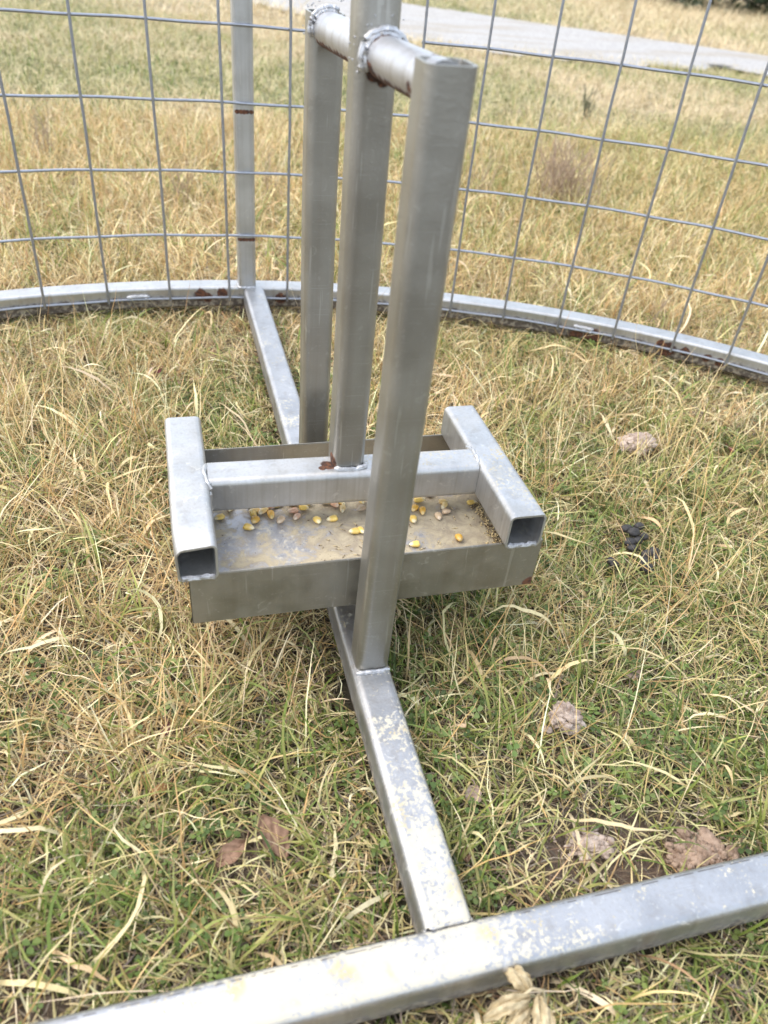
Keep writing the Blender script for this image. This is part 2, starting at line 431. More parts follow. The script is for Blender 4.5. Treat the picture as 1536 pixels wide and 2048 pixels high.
# pivot pipe
bm = bmesh.new()
R_, r_ = 0.0140, 0.0112
def circ(rad, n=28): return [(rad * math.cos(2*math.pi*k/n), rad * math.sin(2*math.pi*k/n)) for k in range(n)]
PA, PB = Vector((0.1648, 0.4745, PZ + 0.0015)), Vector((0.1535, 0.7800, PZ - 0.0055))
pipe_at = lambda y: PA.lerp(PB, (y - PA.y) / (PB.y - PA.y))
fr = [(PA.lerp(PB, i / 4), Vector((1, 0, 0)), yz) for i in range(5)]
sweep(bm, fr, circ(R_), circ(r_))
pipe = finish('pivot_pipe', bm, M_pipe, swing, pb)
def ring_bead(y, a0, a1, rad, r, lobes=1):
    bm = bmesh.new(); c0 = pipe_at(y)
    for q in range(lobes):
        bead(bm, [(c0.x + (rad + 0.0026 * q) * math.cos(math.radians(a)), y - 0.0010 * (lobes - 1 - q), c0.z + (rad + 0.0026 * q) * math.sin(math.radians(a))) for a in np.linspace(a0, a1, 26)], r)
    for _ in range(16 if lobes > 1 else 0):      # spatter
        a = math.radians(random.uniform(a0, a1)); d = rad + random.uniform(.005, .012)
        bmesh.ops.create_icosphere(bm, subdivisions=1, radius=random.uniform(.0004, .0010), matrix=Matrix.Translation((c0.x + d * math.cos(a), y + 0.0026, c0.z + d * math.sin(a))))
    return bm
finish('weld_bead', ring_bead(0.5945, 15, 215, 0.0146, 0.0027, 2), M_bead, pipe, pb)
finish('weld_bead', ring_bead(0.5950, 215, 375, 0.0142, 0.0016), plain('rusty_weld', (0.05, 0.024, 0.016), 0.75, 0.4, 200, metal=0.2, dark=(0.4, 0.3, 0.3)), pipe, pb)
finish('weld_bead', ring_bead(0.7630, 60, 200, 0.0143, 0.0022, 2), M_bead, pipe, pb)
# side tubes and crosspiece
def dent(t, a, b):
    k = max(0.0, 1 - t / 0.16) ** 1.3
    if b > 0:
        b -= 0.0030 * k * math.exp(-((a - 0.002) / 0.009) ** 2)
        if a < -0.008: b -= 0.0060 * k * min(1, (-a - 0.008) / 0.009); a += 0.0012 * k
    elif a < -0.012: a += 0.002 * k
    return a, b
bm = bmesh.new()
tube(bm, (0.0040, 0.5005, PAN - T/2), (0.0040, 0.7085, PAN - T/2), (1, 0, 0), (0, 0, 1), w=0.0365, r=0.0055, wall=0.0021, n=26, warp=dent)
railL = finish('side_tube', bm, M_pan, swing, pb)
bm = bmesh.new()
tube(bm, (0.3067, 0.4990, PAN - T/2), (0.3067, 0.7000, PAN - T/2), (1, 0, 0), (0, 0, 1), w=0.0365, r=0.0055, wall=0.0021, n=2)
railR = finish('side_tube', bm, M_pan, swing, pb)
bm = bmesh.new()
tube(bm, (0.0220, 0.6090, PAN - T/2), (0.2887, 0.6010, PAN - T/2), (0.03, 1, 0), (0, 0, 1), h=0.0372, w=0.036, r=0.006, hollow=False)
crosspiece = finish('cross_tube', bm, M_pan, swing, pb)
for x, sgn in ((0.0222, 1), (0.2884, -1)):
    bm = bmesh.new()
    bead(bm, [(x, 0.590, PAN - 0.034), (x, 0.589, PAN - 0.006), (x - sgn * 0.002, 0.597, PAN - 0.0012), (x - sgn * 0.003, 0.612, PAN - 0.0012), (x, 0.624, PAN - 0.004)], 0.0026, 0.3)
    finish('weld_bead', bm, M_pan, crosspiece, pb)
for rl, x0, x1, y in ((railL, -0.012, 0.0215, 0.5005), (railR, 0.290, 0.325, 0.4990)):
    bm = bmesh.new()
    bead(bm, [(x0, y + 0.003, TZ1 + 0.0012), ((x0 + x1) / 2, y + 0.0022, TZ1 + 0.0008), (x1, y + 0.003, TZ1 + 0.0012)], 0.0030)
    finish('weld_bead', bm, M_bead, rl, pb)
# sheet tray: four walls and a floor, folded from one sheet
bm = bmesh.new()
th = 0.0026
def box(bm, a, b):
    vs = [bm.verts.new((x, y, z)) for z in (a[2], b[2]) for y in (a[1], b[1]) for x in (a[0], b[0])]
    for f in ((0,1,3,2),(4,6,7,5),(0,4,5,1),(2,3,7,6),(0,2,6,4),(1,5,7,3)): bm.faces.new([vs[i] for i in f])
def wall_ring(z): return [(TX0, YF, z), (TX1, YF, z), (TX1, YB, z), (TX0, YB, z)]
o0, o1 = [bm.verts.new(p) for p in wall_ring(TZ0)], [bm.verts.new(p) for p in wall_ring(TZ1)]
inn = lambda z: [(TX0+th, YF+th, z), (TX1-th, YF+th, z), (TX1-th, YB-th, z), (TX0+th, YB-th, z)]
i0, i1 = [bm.verts.new(p) for p in inn(TZ0)], [bm.verts.new(p) for p in inn(TZ1)]
for k in range(4):
    l = (k + 1) % 4
    bm.faces.new((o0[k], o0[l], o1[l], o1[k])); bm.faces.new((i0[k], i0[l], i1[l], i1[k]))
    bm.faces.new((o1[k], o1[l], i1[l], i1[k])); bm.faces.new((o0[k], o0[l], i0[l], i0[k]))
bmesh.ops.bevel(bm, geom=bm.edges[:], offset=0.0007, segments=2, affect='EDGES')
tray = finish('tray', bm, M_tray, swing, pb)

# tray floor with dust, its own look
s = NT('dusty_tray_floor')
P = s.n('ShaderNodeNewGeometry').outputs['Position']
xyz = s.n('ShaderNodeSeparateXYZ', {0: P})
big = s.noise(P, 16, 4, 0.6); med = s.noise(P, 55, 6, 0.65, 0.8); fine = s.noise(P, 500, 2)
bias = s.math('MULTIPLY', s.ramp(xyz.outputs['X'], 0.03, 0.17), 0.16)
dm = s.ramp(s.math('ADD', s.math('ADD', s.math('MULTIPLY', big, 0.55), s.math('MULTIPLY', med, 0.45)), bias), 0.50, 0.62)
c = s.mix(s.ramp(s.noise(P, 40, 3), 0.35, 0.65), (0.38, 0.375, 0.385), (0.47, 0.465, 0.475))
cm = s.math('MULTIPLY', s.ramp(s.noise(P, 85, 7, 0.68, 1.6), 0.545, 0.585), 0.9)
c = s.mix(s.math('MULTIPLY', cm, 0.75), c, (0.60, 0.545, 0.42))
c = s.mix(s.math('MULTIPLY', dm, 0.88), c, s.mix(s.ramp(med, 0.35, 0.65), (0.28, 0.22, 0.14), (0.46, 0.38, 0.24)))
c = s.mix(s.math('MULTIPLY', s.ramp(s.noise(P, 330, 3), 0.66, 0.70), 0.8), c, (0.09, 0.07, 0.05))
nm = s.math('MAXIMUM', cm, s.math('MULTIPLY', dm, 0.95))
b = s.n('ShaderNodeBsdfPrincipled', {'Base Color': c, 'Metallic': s.math('MULTIPLY', s.math('SUBTRACT', 1.0, nm), 0.65), 'Roughness': s.ramp(nm, 0, 1, 0.42, 0.9),
             'Normal': s.n('ShaderNodeBump', {'Strength': 0.5, 'Distance': 0.0008, 'Height': s.math('ADD', med, fine)})})
M_dustfloor = s.done(b)
bm = bmesh.new()
box(bm, (TX0 + 0.0027, YF + 0.0027, FLOOR - 0.0026), (TX1 - 0.0027, YB - 0.0027, FLOOR))
finish('tray_floor', bm, M_dustfloor, swing, pb)

# line of seed husks and chaff against the right tube, one mass
bm = bmesh.new()
for i in range(260):
    x = 0.2995 + random.gauss(0, 0.0024); y = random.uniform(YF + 0.006, 0.60)
    if random.random() < 0.15: x -= abs(random.gauss(0, 0.006))
    m = Matrix.Translation((x, y, FLOOR + random.uniform(0.0005, 0.004))) @ Matrix.Rotation(random.uniform(0, 6.28), 4, 'Z') @ Matrix.Rotation(random.uniform(-.6, .6), 4, 'Y') @ Matrix.Diagonal((random.uniform(.7, 2.0), random.uniform(.5, .9), random.uniform(.4, .7), 1))
    bmesh.ops.create_icosphere(bm, subdivisions=1, radius=0.0013, matrix=m)
for i in range(80):   # fine bits over the floor
    x = random.uniform(0.10, 0.29); y = random.uniform(YF + 0.006, 0.60)
    m = Matrix.Translation((x, y, FLOOR + 0.0008)) @ Matrix.Rotation(random.uniform(0, 6.28), 4, 'Z') @ Matrix.Diagonal((random.uniform(.8, 5.0), random.uniform(.3, .5), .35, 1))
    bmesh.ops.create_icosphere(bm, subdivisions=1, radius=0.0010, matrix=m)
s = NT('chaff'); P = s.n('ShaderNodeNewGeometry').outputs['Position']
b = s.n('ShaderNodeBsdfPrincipled', {'Base Color': s.mix(s.ramp(s.noise(P, 420, 2), 0.42, 0.58), (0.10, 0.065, 0.035), (0.62, 0.48, 0.25)), 'Roughness': 0.8})
M_chaff = s.done(b)
ch = finish('seed_chaff', bm, M_chaff, None, (0.2995, 0.55, FLOOR))
tag(ch, 'crumbled seed husks and chaff scattered along the tray floor by the right tube', 'chaff', kind='stuff')

# ------------------------------------------------------------------ corn kernels
def kernel_mesh(name, w, l, t, dent_, mats):
    bm = bmesh.new()
    bmesh.ops.create_uvsphere(bm, u_segments=16, v_segments=10, radius=1.0)
    for v in bm.verts:
        x, y, z = v.co
        k = (x + 1) / 2                               # 0 at the pale tip, 1 at the crown
        wy = (0.42 + 0.58 * k ** 0.7)
        sx = math.copysign(abs(x) ** 0.85, x)
        v.co = Vector((sx * l / 2, y * wy * w / 2, z * (0.55 + 0.45 * k) * t / 2))
        if k > 0.8: v.co.x -= dent_ * (k - 0.8) * l * (1 - min(1, abs(y) * 1.5)) * 1.2
    me = bpy.data.meshes.new(name); bm.to_mesh(me); bm.free()
    me.polygons.foreach_set('use_smooth', [True] * len(me.polygons))
    me.materials.append(mats)
    return me
def kernel_mat(name, crown, tip):
    s = NT(name)
    O = s.n('ShaderNodeTexCoord').outputs['Object']
    x = s.n('ShaderNodeSeparateXYZ', {0: O}).outputs['X']
    oi = s.n('ShaderNodeObjectInfo').outputs['Random']
    n = s.noise(O, 300, 3)
    c = s.mix(s.ramp(s.math('ADD', x, s.math('MULTIPLY', s.math('SUBTRACT', n, 0.5), 0.004)), -0.0048, -0.001), tip, crown)
    c = s.mix(s.math('MULTIPLY', s.ramp(s.noise(O, 160, 2), 0.45, 0.7), 0.6), c, tuple(min(1, a * 1.25 + 0.06) for a in crown))
    hs = s.n('ShaderNodeHueSaturation', {'Color': c, 'Value': s.ramp(oi, 0, 1, 0.85, 1.12)})
    b = s.n('ShaderNodeBsdfPrincipled', {'Base Color': hs, 'Roughness': 0.32})
    b.inputs['Subsurface Weight'].default_value = 0.10
    b.inputs['Subsurface Radius'].default_value = (0.004, 0.002, 0.0008)
    return s.done(b)
KM = {'yellow': kernel_mat('kernel_yellow', (0.80, 0.545, 0.135), (0.84, 0.74, 0.50)),
      'orange': kernel_mat('kernel_orange', (0.76, 0.43, 0.07), (0.78, 0.58, 0.26)),
      'pale': kernel_mat('kernel_pale', (0.74, 0.53, 0.22), (0.80, 0.70, 0.48)),
      'pink': kernel_mat('kernel_pink', (0.74, 0.44, 0.28), (0.80, 0.64, 0.46)),
      'tan': kernel_mat('kernel_tan', (0.55, 0.40, 0.25), (0.62, 0.50, 0.36))}
KMESH = {k: [kernel_mesh('corn_kernel', w, l, t, d, m) for (w, l, t, d) in ((0.0080, 0.0104, 0.0058, 0.7), (0.0073, 0.0108, 0.0054, 0.3), (0.0084, 0.0092, 0.0062, 0.5))] for k, m in KM.items()}
# picture position of each kernel on the tray floor, colour, turn, label
KER = [
 (439, 1034, 'yellow', 10, 'yellow kernel nearest the left side tube, lying alone on clean grey sheet'),
 (460, 1016, 'yellow', 80, 'small yellow kernel just under the cross tube, second from the left side tube'),
 (503, 1010, 'yellow', 160, 'yellow kernel half hidden under the cross tube at the back of the left heap'),
 (509, 1020, 'pale', 20, 'pale kernel on the upper side of the tight left heap'),
 (507, 1031, 'yellow', 100, 'deep yellow kernel in the centre of the tight left heap'),
 (510, 1041, 'orange', 70, 'amber kernel at the lower end of the left heap, next to the big loose one'),
 (497, 1054, 'yellow', 150, 'large glossy yellow kernel lying lowest and clear of the left heap'),
 (526, 1022, 'pale', 35, 'cream pointed kernel joining the left heap to the one beside it'),
 (539, 1013, 'pink', 170, 'rosy orange kernel touching the cross tube right of the left heap'),
 (555, 1008, 'yellow', 10, 'yellow kernel peeping out below the cross tube between left heap and pink pair'),
 (542, 1030, 'orange', 85, 'round amber kernel standing clear to the right of the left heap'),
 (561, 1041, 'tan', 60, 'dull tan kernel alone on the bare sheet below the pink pair'),
 (586, 1021, 'pink', 5, 'upper kernel of the touching pink pair'),
 (593, 1034, 'pink', 45, 'lower kernel of the touching pink pair'),
 (607, 1016, 'yellow', 165, 'long yellow kernel with a white tip right beside the pink pair'),
 (613, 1006, 'yellow', 175, 'yellow kernel tucked behind the white tipped one at the cross tube'),
 (586, 1006, 'orange', 0, 'amber kernel tucked behind the pink pair at the cross tube'),
 (635, 1042, 'yellow', 95, 'small round yellow kernel alone in front of the middle of the tray'),
 (665, 1037, 'yellow', 0, 'yellow kernel with a pointed cream tip, alone below the middle heap'),
 (653, 1004, 'pale', 170, 'pale kernel at the left end of the middle heap under the middle post'),
 (670, 1010, 'pink', 120, 'rosy kernel in the centre of the middle heap'),
 (682, 1003, 'yellow', 110, 'bright yellow kernel at the back of the middle heap, under the middle post'),
 (685, 1018, 'pale', 75, 'cream tipped kernel at the right end of the middle heap'),
 (671, 998, 'yellow', 20, 'yellow kernel deepest under the cross tube in the middle heap'),
 (709, 1062, 'yellow', 0, 'yellow kernel left of its twin beside the front post, near the tray lip'),
 (722, 1061, 'yellow', 90, 'yellow kernel half hidden by the left edge of the front post'),
 (724, 1003, 'yellow', 100, 'yellow kernel with a dark tip at the left edge of the front post'),
 (722, 1016, 'tan', 40, 'broken tan kernel below the dark tipped one at the front post'),
 (839, 1000, 'yellow', 175, 'yellow kernel with a dark tip just right of the front post'),
 (858, 988, 'orange', 165, 'orange kernel squeezed under the cross tube right of the front post'),
 (829, 1016, 'orange', 60, 'round amber kernel against the right edge of the front post'),
 (845, 1022, 'orange', 80, 'brownish orange kernel with a red skin flap right of the front post'),
 (826, 1040, 'yellow', 90, 'yellow kernel mostly hidden behind the front post, below the amber one'),
 (887, 1003, 'pale', 170, 'pale yellow kernel at the top of the faded heap right of the post'),
 (888, 1012, 'pale', 60, 'pale kernel in the middle of the faded heap right of the post'),
 (892, 1024, 'tan', 170, 'shrivelled tan husk kernel at the bottom of the faded heap'),
 (877, 1032, 'tan', 80, 'small tan kernel lowest on the left of the faded heap'),
 (943, 1005, 'yellow', 175, 'yellow kernel farthest right, close to the chaff by the right side tube'),
 (918, 1077, 'orange', 90, 'deep orange round kernel alone at the tray lip, right of the front post'),
 (830, 1088, 'yellow', 0, 'long bright yellow kernel on the tray lip touching the front post'),
]
for i, (px, py, k, rot, lab) in enumerate(KER):
    x, y = at(px, py, FLOOR + 0.003)
    o = link('corn_kernel', KMESH[k][i % 3], (x, y, FLOOR + 0.0030 + 0.0005 * (i % 3)))
    o.rotation_euler = (random.uniform(-.25, .25), random.uniform(-.15, .15), math.radians(rot + random.uniform(-15, 15)))
    sc_ = random.uniform(1.08, 1.28); o.scale = (sc_, sc_, sc_)
    tag(o, lab, 'corn kernel', 'corn kernels in the feed tray')

# ------------------------------------------------------------------ soil, road, sky
def axis(lo, hi, fine_lo, fine_hi, step):
    a = list(np.arange(fine_lo, fine_hi, step))
    v, st = fine_hi, step
    while v < hi: a.append(v); st *= 1.25; v += st
    v, st = fine_lo - step, step
    while v > lo: a.insert(0, v); st *= 1.25; v -= st
    return np.array(a)
xs, ys = axis(-90, 90, -0.8, 2.6, 0.022), axis(-40, 90, -0.2, 3.0, 0.022)
X, Y = np.meshgrid(xs, ys)
Z = gz(X, Y)
G = greenness(X, Y); B = bareness(X, Y)
farm = np.clip((Y - 1.6) / 1.5, 0, 1)[..., None]
dry = np.array([0.085, 0.058, 0.036]); gr = np.array([0.050, 0.052, 0.022]); soil = np.array([0.20, 0.135, 0.10])
strawf = np.array([0.44, 0.355, 0.22]); greenf = np.array([0.22, 0.22, 0.085])
k = np.clip((G - 0.40) / 0.25, 0, 1)[..., None]
cn = dry * (1 - k) + gr * k
cf = strawf * (1 - k) + greenf * k
c = cn * (1 - farm) + cf * farm
c = c * (1 - B[..., None]) + soil * B[..., None]
ny, nx = X.shape
idx = np.arange(nx * ny).reshape(ny, nx)
quads = np.stack([idx[:-1, :-1], idx[:-1, 1:], idx[1:, 1:], idx[1:, :-1]], -1).reshape(-1, 4)
s = NT('soil_and_thatch')
a = s.n('ShaderNodeVertexColor', layer_name='col').outputs[0]
P = s.n('ShaderNodeNewGeometry').outputs['Position']
n1 = s.noise(P, 130, 6, 0.7); n2 = s.noise(s.scaled(P, (60, 260, 60)), 1.0, 4, 0.6, 1.0); n3 = s.noise(P, 6, 4)
c1 = s.mix(s.ramp(n1, 0.42, 0.62), s.mix(0.45, a, (0.03, 0.022, 0.016)), a)
c1 = s.mix(s.math('MULTIPLY', s.ramp(n2, 0.58, 0.68), 0.6), c1, s.mix(0.55, a, (0.42, 0.33, 0.20)))
c1 = s.mix(s.math('MULTIPLY', s.ramp(n3, 0.5, 0.7), 0.3), c1, (0.16, 0.11, 0.075))
b = s.n('ShaderNodeBsdfPrincipled', {'Base Color': c1, 'Roughness': 0.95, 'Normal': s.n('ShaderNodeBump', {'Strength': 1.0, 'Distance': 0.004, 'Height': s.math('ADD', n1, n2)})})
M_soil = s.done(b)
me = np_mesh('ground', np.stack([X, Y, Z], -1).reshape(-1, 3), quads, M_soil, c.reshape(-1, 3))
tag(link('ground', me), 'brown thatchy soil under the grass of the open field', 'ground', kind='structure')

# pale gravel track crossing behind the cage
near_e = [(1.0 * a_, 0.975 * b_) for a_, b_ in [(-4.5, 11.6), (-1.4, 9.4), (0.2, 7.8), (0.86, 7.15), (1.25, 6.3), (1.67, 5.5), (2.1, 5.25), (2.49, 5.20), (3.3, 5.18), (4.13, 5.12), (5.6, 4.7), (7.5, 3.9), (12.0, 1.6)]]
far_e = [(0.985 * a_, 0.965 * b_) for a_, b_ in [(-4.0, 14.6), (-0.9, 11.9), (0.8, 9.9), (1.6, 9.0), (2.1, 8.5), (2.52, 8.05), (3.0, 7.65), (3.43, 7.25), (4.1, 6.65), (4.78, 6.06), (6.2, 5.5), (8.2, 4.8), (12.6, 2.8)]]
def resamp(p, n):
    p = np.array(p); d = np.r_[0, np.cumsum(np.hypot(*np.diff(p, axis=0).T))]
    t = np.linspace(0, d[-1], n); return np.stack([np.interp(t, d, p[:, 0]), np.interp(t, d, p[:, 1])], -1)
NR, NC = 220, 14
A, Bq = resamp(near_e, NR), resamp(far_e, NR)
w_ = np.linspace(0, 1, NC)
rx = A[:, None, 0] * (1 - w_) + Bq[:, None, 0] * w_; ry = A[:, None, 1] * (1 - w_) + Bq[:, None, 1] * w_
jag = (vnoise(rx, ry, 0.16) - 0.5) * 0.28 + (vnoise(rx, ry, 0.05) - 0.5) * 0.12
edge = (np.abs(w_ - 0.5) > 0.49)
ry = ry + jag * edge
idx = np.arange(NR * NC).reshape(NR, NC)
quads = np.stack([idx[:-1, :-1], idx[1:, :-1], idx[1:, 1:], idx[:-1, 1:]], -1).reshape(-1, 4)
s = NT('pale_gravel')
P = s.n('ShaderNodeNewGeometry').outputs['Position']
v = s.n('ShaderNodeTexVoronoi', {'Vector': P, 'Scale': 70.0})
c = s.mix(s.n('ShaderNodeSeparateColor', {0: v.outputs['Color']}).outputs[0], (0.27, 0.258, 0.245), (0.40, 0.383, 0.365))
c = s.mix(s.math('MULTIPLY', s.ramp(s.noise(s.scaled(P, (1, 2.5, 1)), 1.3, 5), 0.46, 0.66), 0.5), c, (0.27, 0.225, 0.16))
b = s.n('ShaderNodeBsdfPrincipled', {'Base Color': c, 'Roughness': 0.9, 'Normal': s.n('ShaderNodeBump', {'Strength': 0.6, 'Distance': 0.004, 'Height': v.outputs['Distance']})})
M_gravel = s.done(b)
me = np_mesh('road', np.stack([rx, ry, gz(rx, ry) * 0 + 0.012 - 0.016 * edge[None, :]], -1).reshape(-1, 3), quads, M_gravel)
tag(link('gravel_road', me), 'pale grey gravel track curving across the field behind the cage', 'track', kind='structure')
def on_road(x, y):
    an = np.interp(x, A[:, 0], A[:, 1]); af = np.interp(x, Bq[:, 0], Bq[:, 1])
    j = (vnoise(x, y, 0.16) - 0.5) * 0.28
    return (y > an + j + 0.02) & (y < af + j - 0.02)

# ------------------------------------------------------------------ grass
def hits(p):
    """True where a point of a blade would run into metal"""
    x, y, z = p[..., 0], p[..., 1], p[..., 2]
    m = (np.abs(y - 0.2045) < 0.0205) & (z < TOP + 0.012) & (z > TOP - T - 0.004)
    m |= (np.abs(x - XC) < 0.0205) & (y > 0.2) & (y < 1.45) & (z < TOP + 0.014) & (z > TOP - T - 0.004)
    r = np.hypot(x - RC[0], y - RC[1])
    m |= (np.abs(r - 1.451) < 0.0205) & (z < TOP + 0.004) & (z > TOP - T - 0.004)
    m |= (np.abs(x - XC) < 0.020) & ((np.abs(y - 0.4766) < 0.021) | (np.abs(y - 0.783) < 0.021) | (np.abs(y - 1.416) < 0.021))
    m |= (x > TX0 - 0.016) & (x < TX1 + 0.003) & (y > YF - 0.009) & (y < YB + 0.009) & (z > TZ0 - 0.004)
    return m

def crowds(p):
    """blades that would stand up over a rail that lies clear of the grass"""
    x, y, z = p[..., 0], p[..., 1], p[..., 2]
    d = 1.432 - np.hypot(x - RC[0], y - RC[1])
    m = (d > -0.002) & (d < 0.10) & (z > 0.004 + 0.36 * d)
    d = np.abs(x - XC) - T / 2
    m |= (d < 0.07) & (y > 0.22) & (y < 1.40) & (z > 0.012 + 0.5 * np.maximum(d, 0))
    d = 0.185 - y
    m |= (d > -0.002) & (d < 0.05) & (z > 0.008 + 0.6 * d)
    d = y - 0.224
    m |= (d > -0.002) & (d < 0.05) & (z > 0.024 + 0.8 * d)
    return m

def blades(x, y, L, w, el, bend, az, curl, twist, colr, S=6, over=False, lift=0.0, zmin=0.0015, power=1.3, tipw=0.12, kink=0.0):
    n = len(x)
    t = (np.arange(S) + 0.5) / S
    E_ = el[:, None] - bend[:, None] * t[None, :] ** power
    A_ = az[:, None] + curl[:, None] * t[None, :] ** 1.5
    if kink: E_ = E_ + RNG.normal(0, kink, E_.shape); A_ = A_ + RNG.normal(0, kink, A_.shape)
    d = np.stack([np.cos(E_) * np.cos(A_), np.cos(E_) * np.sin(A_), np.sin(E_)], -1) * (L / S)[:, None, None]
    p = np.concatenate([np.zeros((n, 1, 3)), np.cumsum(d, 1)], 1)
    z0 = gz(x, y) + lift
    p = p + np.stack([x, y, z0], -1)[:, None, :]
    g = gz(p[..., 0], p[..., 1]) + zmin + (RNG.random(n) * 0.010)[:, None]
    low = p[..., 2] < g
    p[..., 2] = np.where(low & (np.arange(S + 1)[None, :] > 0), g, p[..., 2])
    keep = ~(hits(p).any(1) | hits((p[:, 1:] + p[:, :-1]) / 2).any(1))
    keep &= ~(crowds(p).any(1) & (RNG.random(n) > (1.0 if over else 0.06)))
    p, w, az, twist, colr, curl = p[keep], w[keep], az[keep], twist[keep], colr[keep], curl[keep]
    n = len(p)
    if n == 0: return np.zeros((0, 3)), np.zeros((0, 4), int), np.zeros((0, 3))
    tan = np.gradient(p, axis=1); tan /= np.linalg.norm(tan, axis=2, keepdims=True) + 1e-9
    hzn = np.stack([-np.sin(az), np.cos(az), np.zeros(n)], -1)[:, None, :] * np.ones((1, S + 1, 1))
    hzn = hzn - tan * (hzn * tan).sum(2, keepdims=True); hzn /= np.linalg.norm(hzn, axis=2, keepdims=True) + 1e-9
    nor = np.cross(tan, hzn)
    tt = np.linspace(0, 1, S + 1)
    tw = twist[:, None] * (tt[None, :] - 0.2)
    side = hzn * np.cos(tw)[..., None] + nor * np.sin(tw)[..., None]
    prof = np.clip(0.62 + 1.2 * tt, 0, 1) * np.clip((1.0 - tt) * 2.2 + tipw, 0, 1)
    hw = (w[:, None] * prof[None, :] / 2)[..., None]
    V = np.stack([p - side * hw, p + side * hw], 2).reshape(-1, 3)
    base_i = (np.arange(n) * (S + 1) * 2)[:, None] + (np.arange(S) * 2)[None, :]
    Q = np.stack([base_i, base_i + 1, base_i + 3, base_i + 2], -1).reshape(-1, 4)
    sh = 1.0 + 0.12 * (tt - 0.5)
    C = (colr[:, None, None, :] * np.ones((1, S + 1, 2, 1)) * sh[None, :, None, None]).reshape(-1, 3)
    return V, Q, C

class Pile:
    def __init__(s): s.V, s.Q, s.C, s.n = [], [], [], 0
    def add(s, r):
        V, Q, C = r
        s.V.append(V); s.Q.append(Q + s.n); s.C.append(C); s.n += len(V)
    def build(s, name, mat):
        return link(name, np_mesh(name, np.concatenate(s.V), np.concatenate(s.Q), mat, np.concatenate(s.C)))

def scatter(n, y0, y1):
    """points in the part of the field the photograph, or a step aside from it, looks over"""
    y = y0 + (y1 - y0) * RNG.random(n * 2)
    lo, hi = -0.50 - 0.16 * y, 0.62 + 0.92 * y
    wmax = (0.62 + 0.92 * y1) - (-0.50 - 0.16 * y1)
    ok = RNG.random(n * 2) < (hi - lo) / wmax
    y = y[ok]; x = (lo + (hi - lo) * RNG.random(n * 2))[ok]
    ok = ~on_road(x, y)
    return x[ok], y[ok]

def tufts(nt, per, y0, y1, rad):
    cx, cy = scatter(nt, y0, y1)
    m = RNG.integers(per[0], per[1], len(cx))
    i = np.repeat(np.arange(len(cx)), m)
    lean = RNG.random(len(cx)) * 2 * np.pi
    x = cx[i] + RNG.normal(0, rad, len(i)); y = cy[i] + RNG.normal(0, rad, len(i))
    return x, y, lean[i], RNG.random(len(cx))[i]

U = lambda n, a, b: a + (b - a) * RNG.random(n)
STRAW = np.array([1.04, 1.02, 0.93]) * np.array([[0.66, 0.52, 0.30], [0.58, 0.43, 0.215], [0.78, 0.67, 0.45], [0.48, 0.31, 0.135], [0.72, 0.60, 0.36], [0.36, 0.25, 0.13], [0.56, 0.49, 0.25]])
GREEN = np.array([1.18, 1.16, 1.1]) * np.array([[0.115, 0.160, 0.032], [0.160, 0.205, 0.045], [0.075, 0.115, 0.028], [0.225, 0.245, 0.065], [0.29, 0.285, 0.10]])
THATCH = 0.78 * np.array([[0.20, 0.145, 0.09], [0.27, 0.21, 0.14], [0.14, 0.10, 0.065], [0.32, 0.26, 0.19], [0.24, 0.155, 0.085]])
def pick(T_, n, jit=0.16, wts=None):
    c = T_[RNG.choice(len(T_), n, p=wts)]
    return np.clip(c * (1 + RNG.normal(0, jit, (n, 1))) * (1 + RNG.normal(0, 0.04, (n, 3))), 0.01, 0.9)

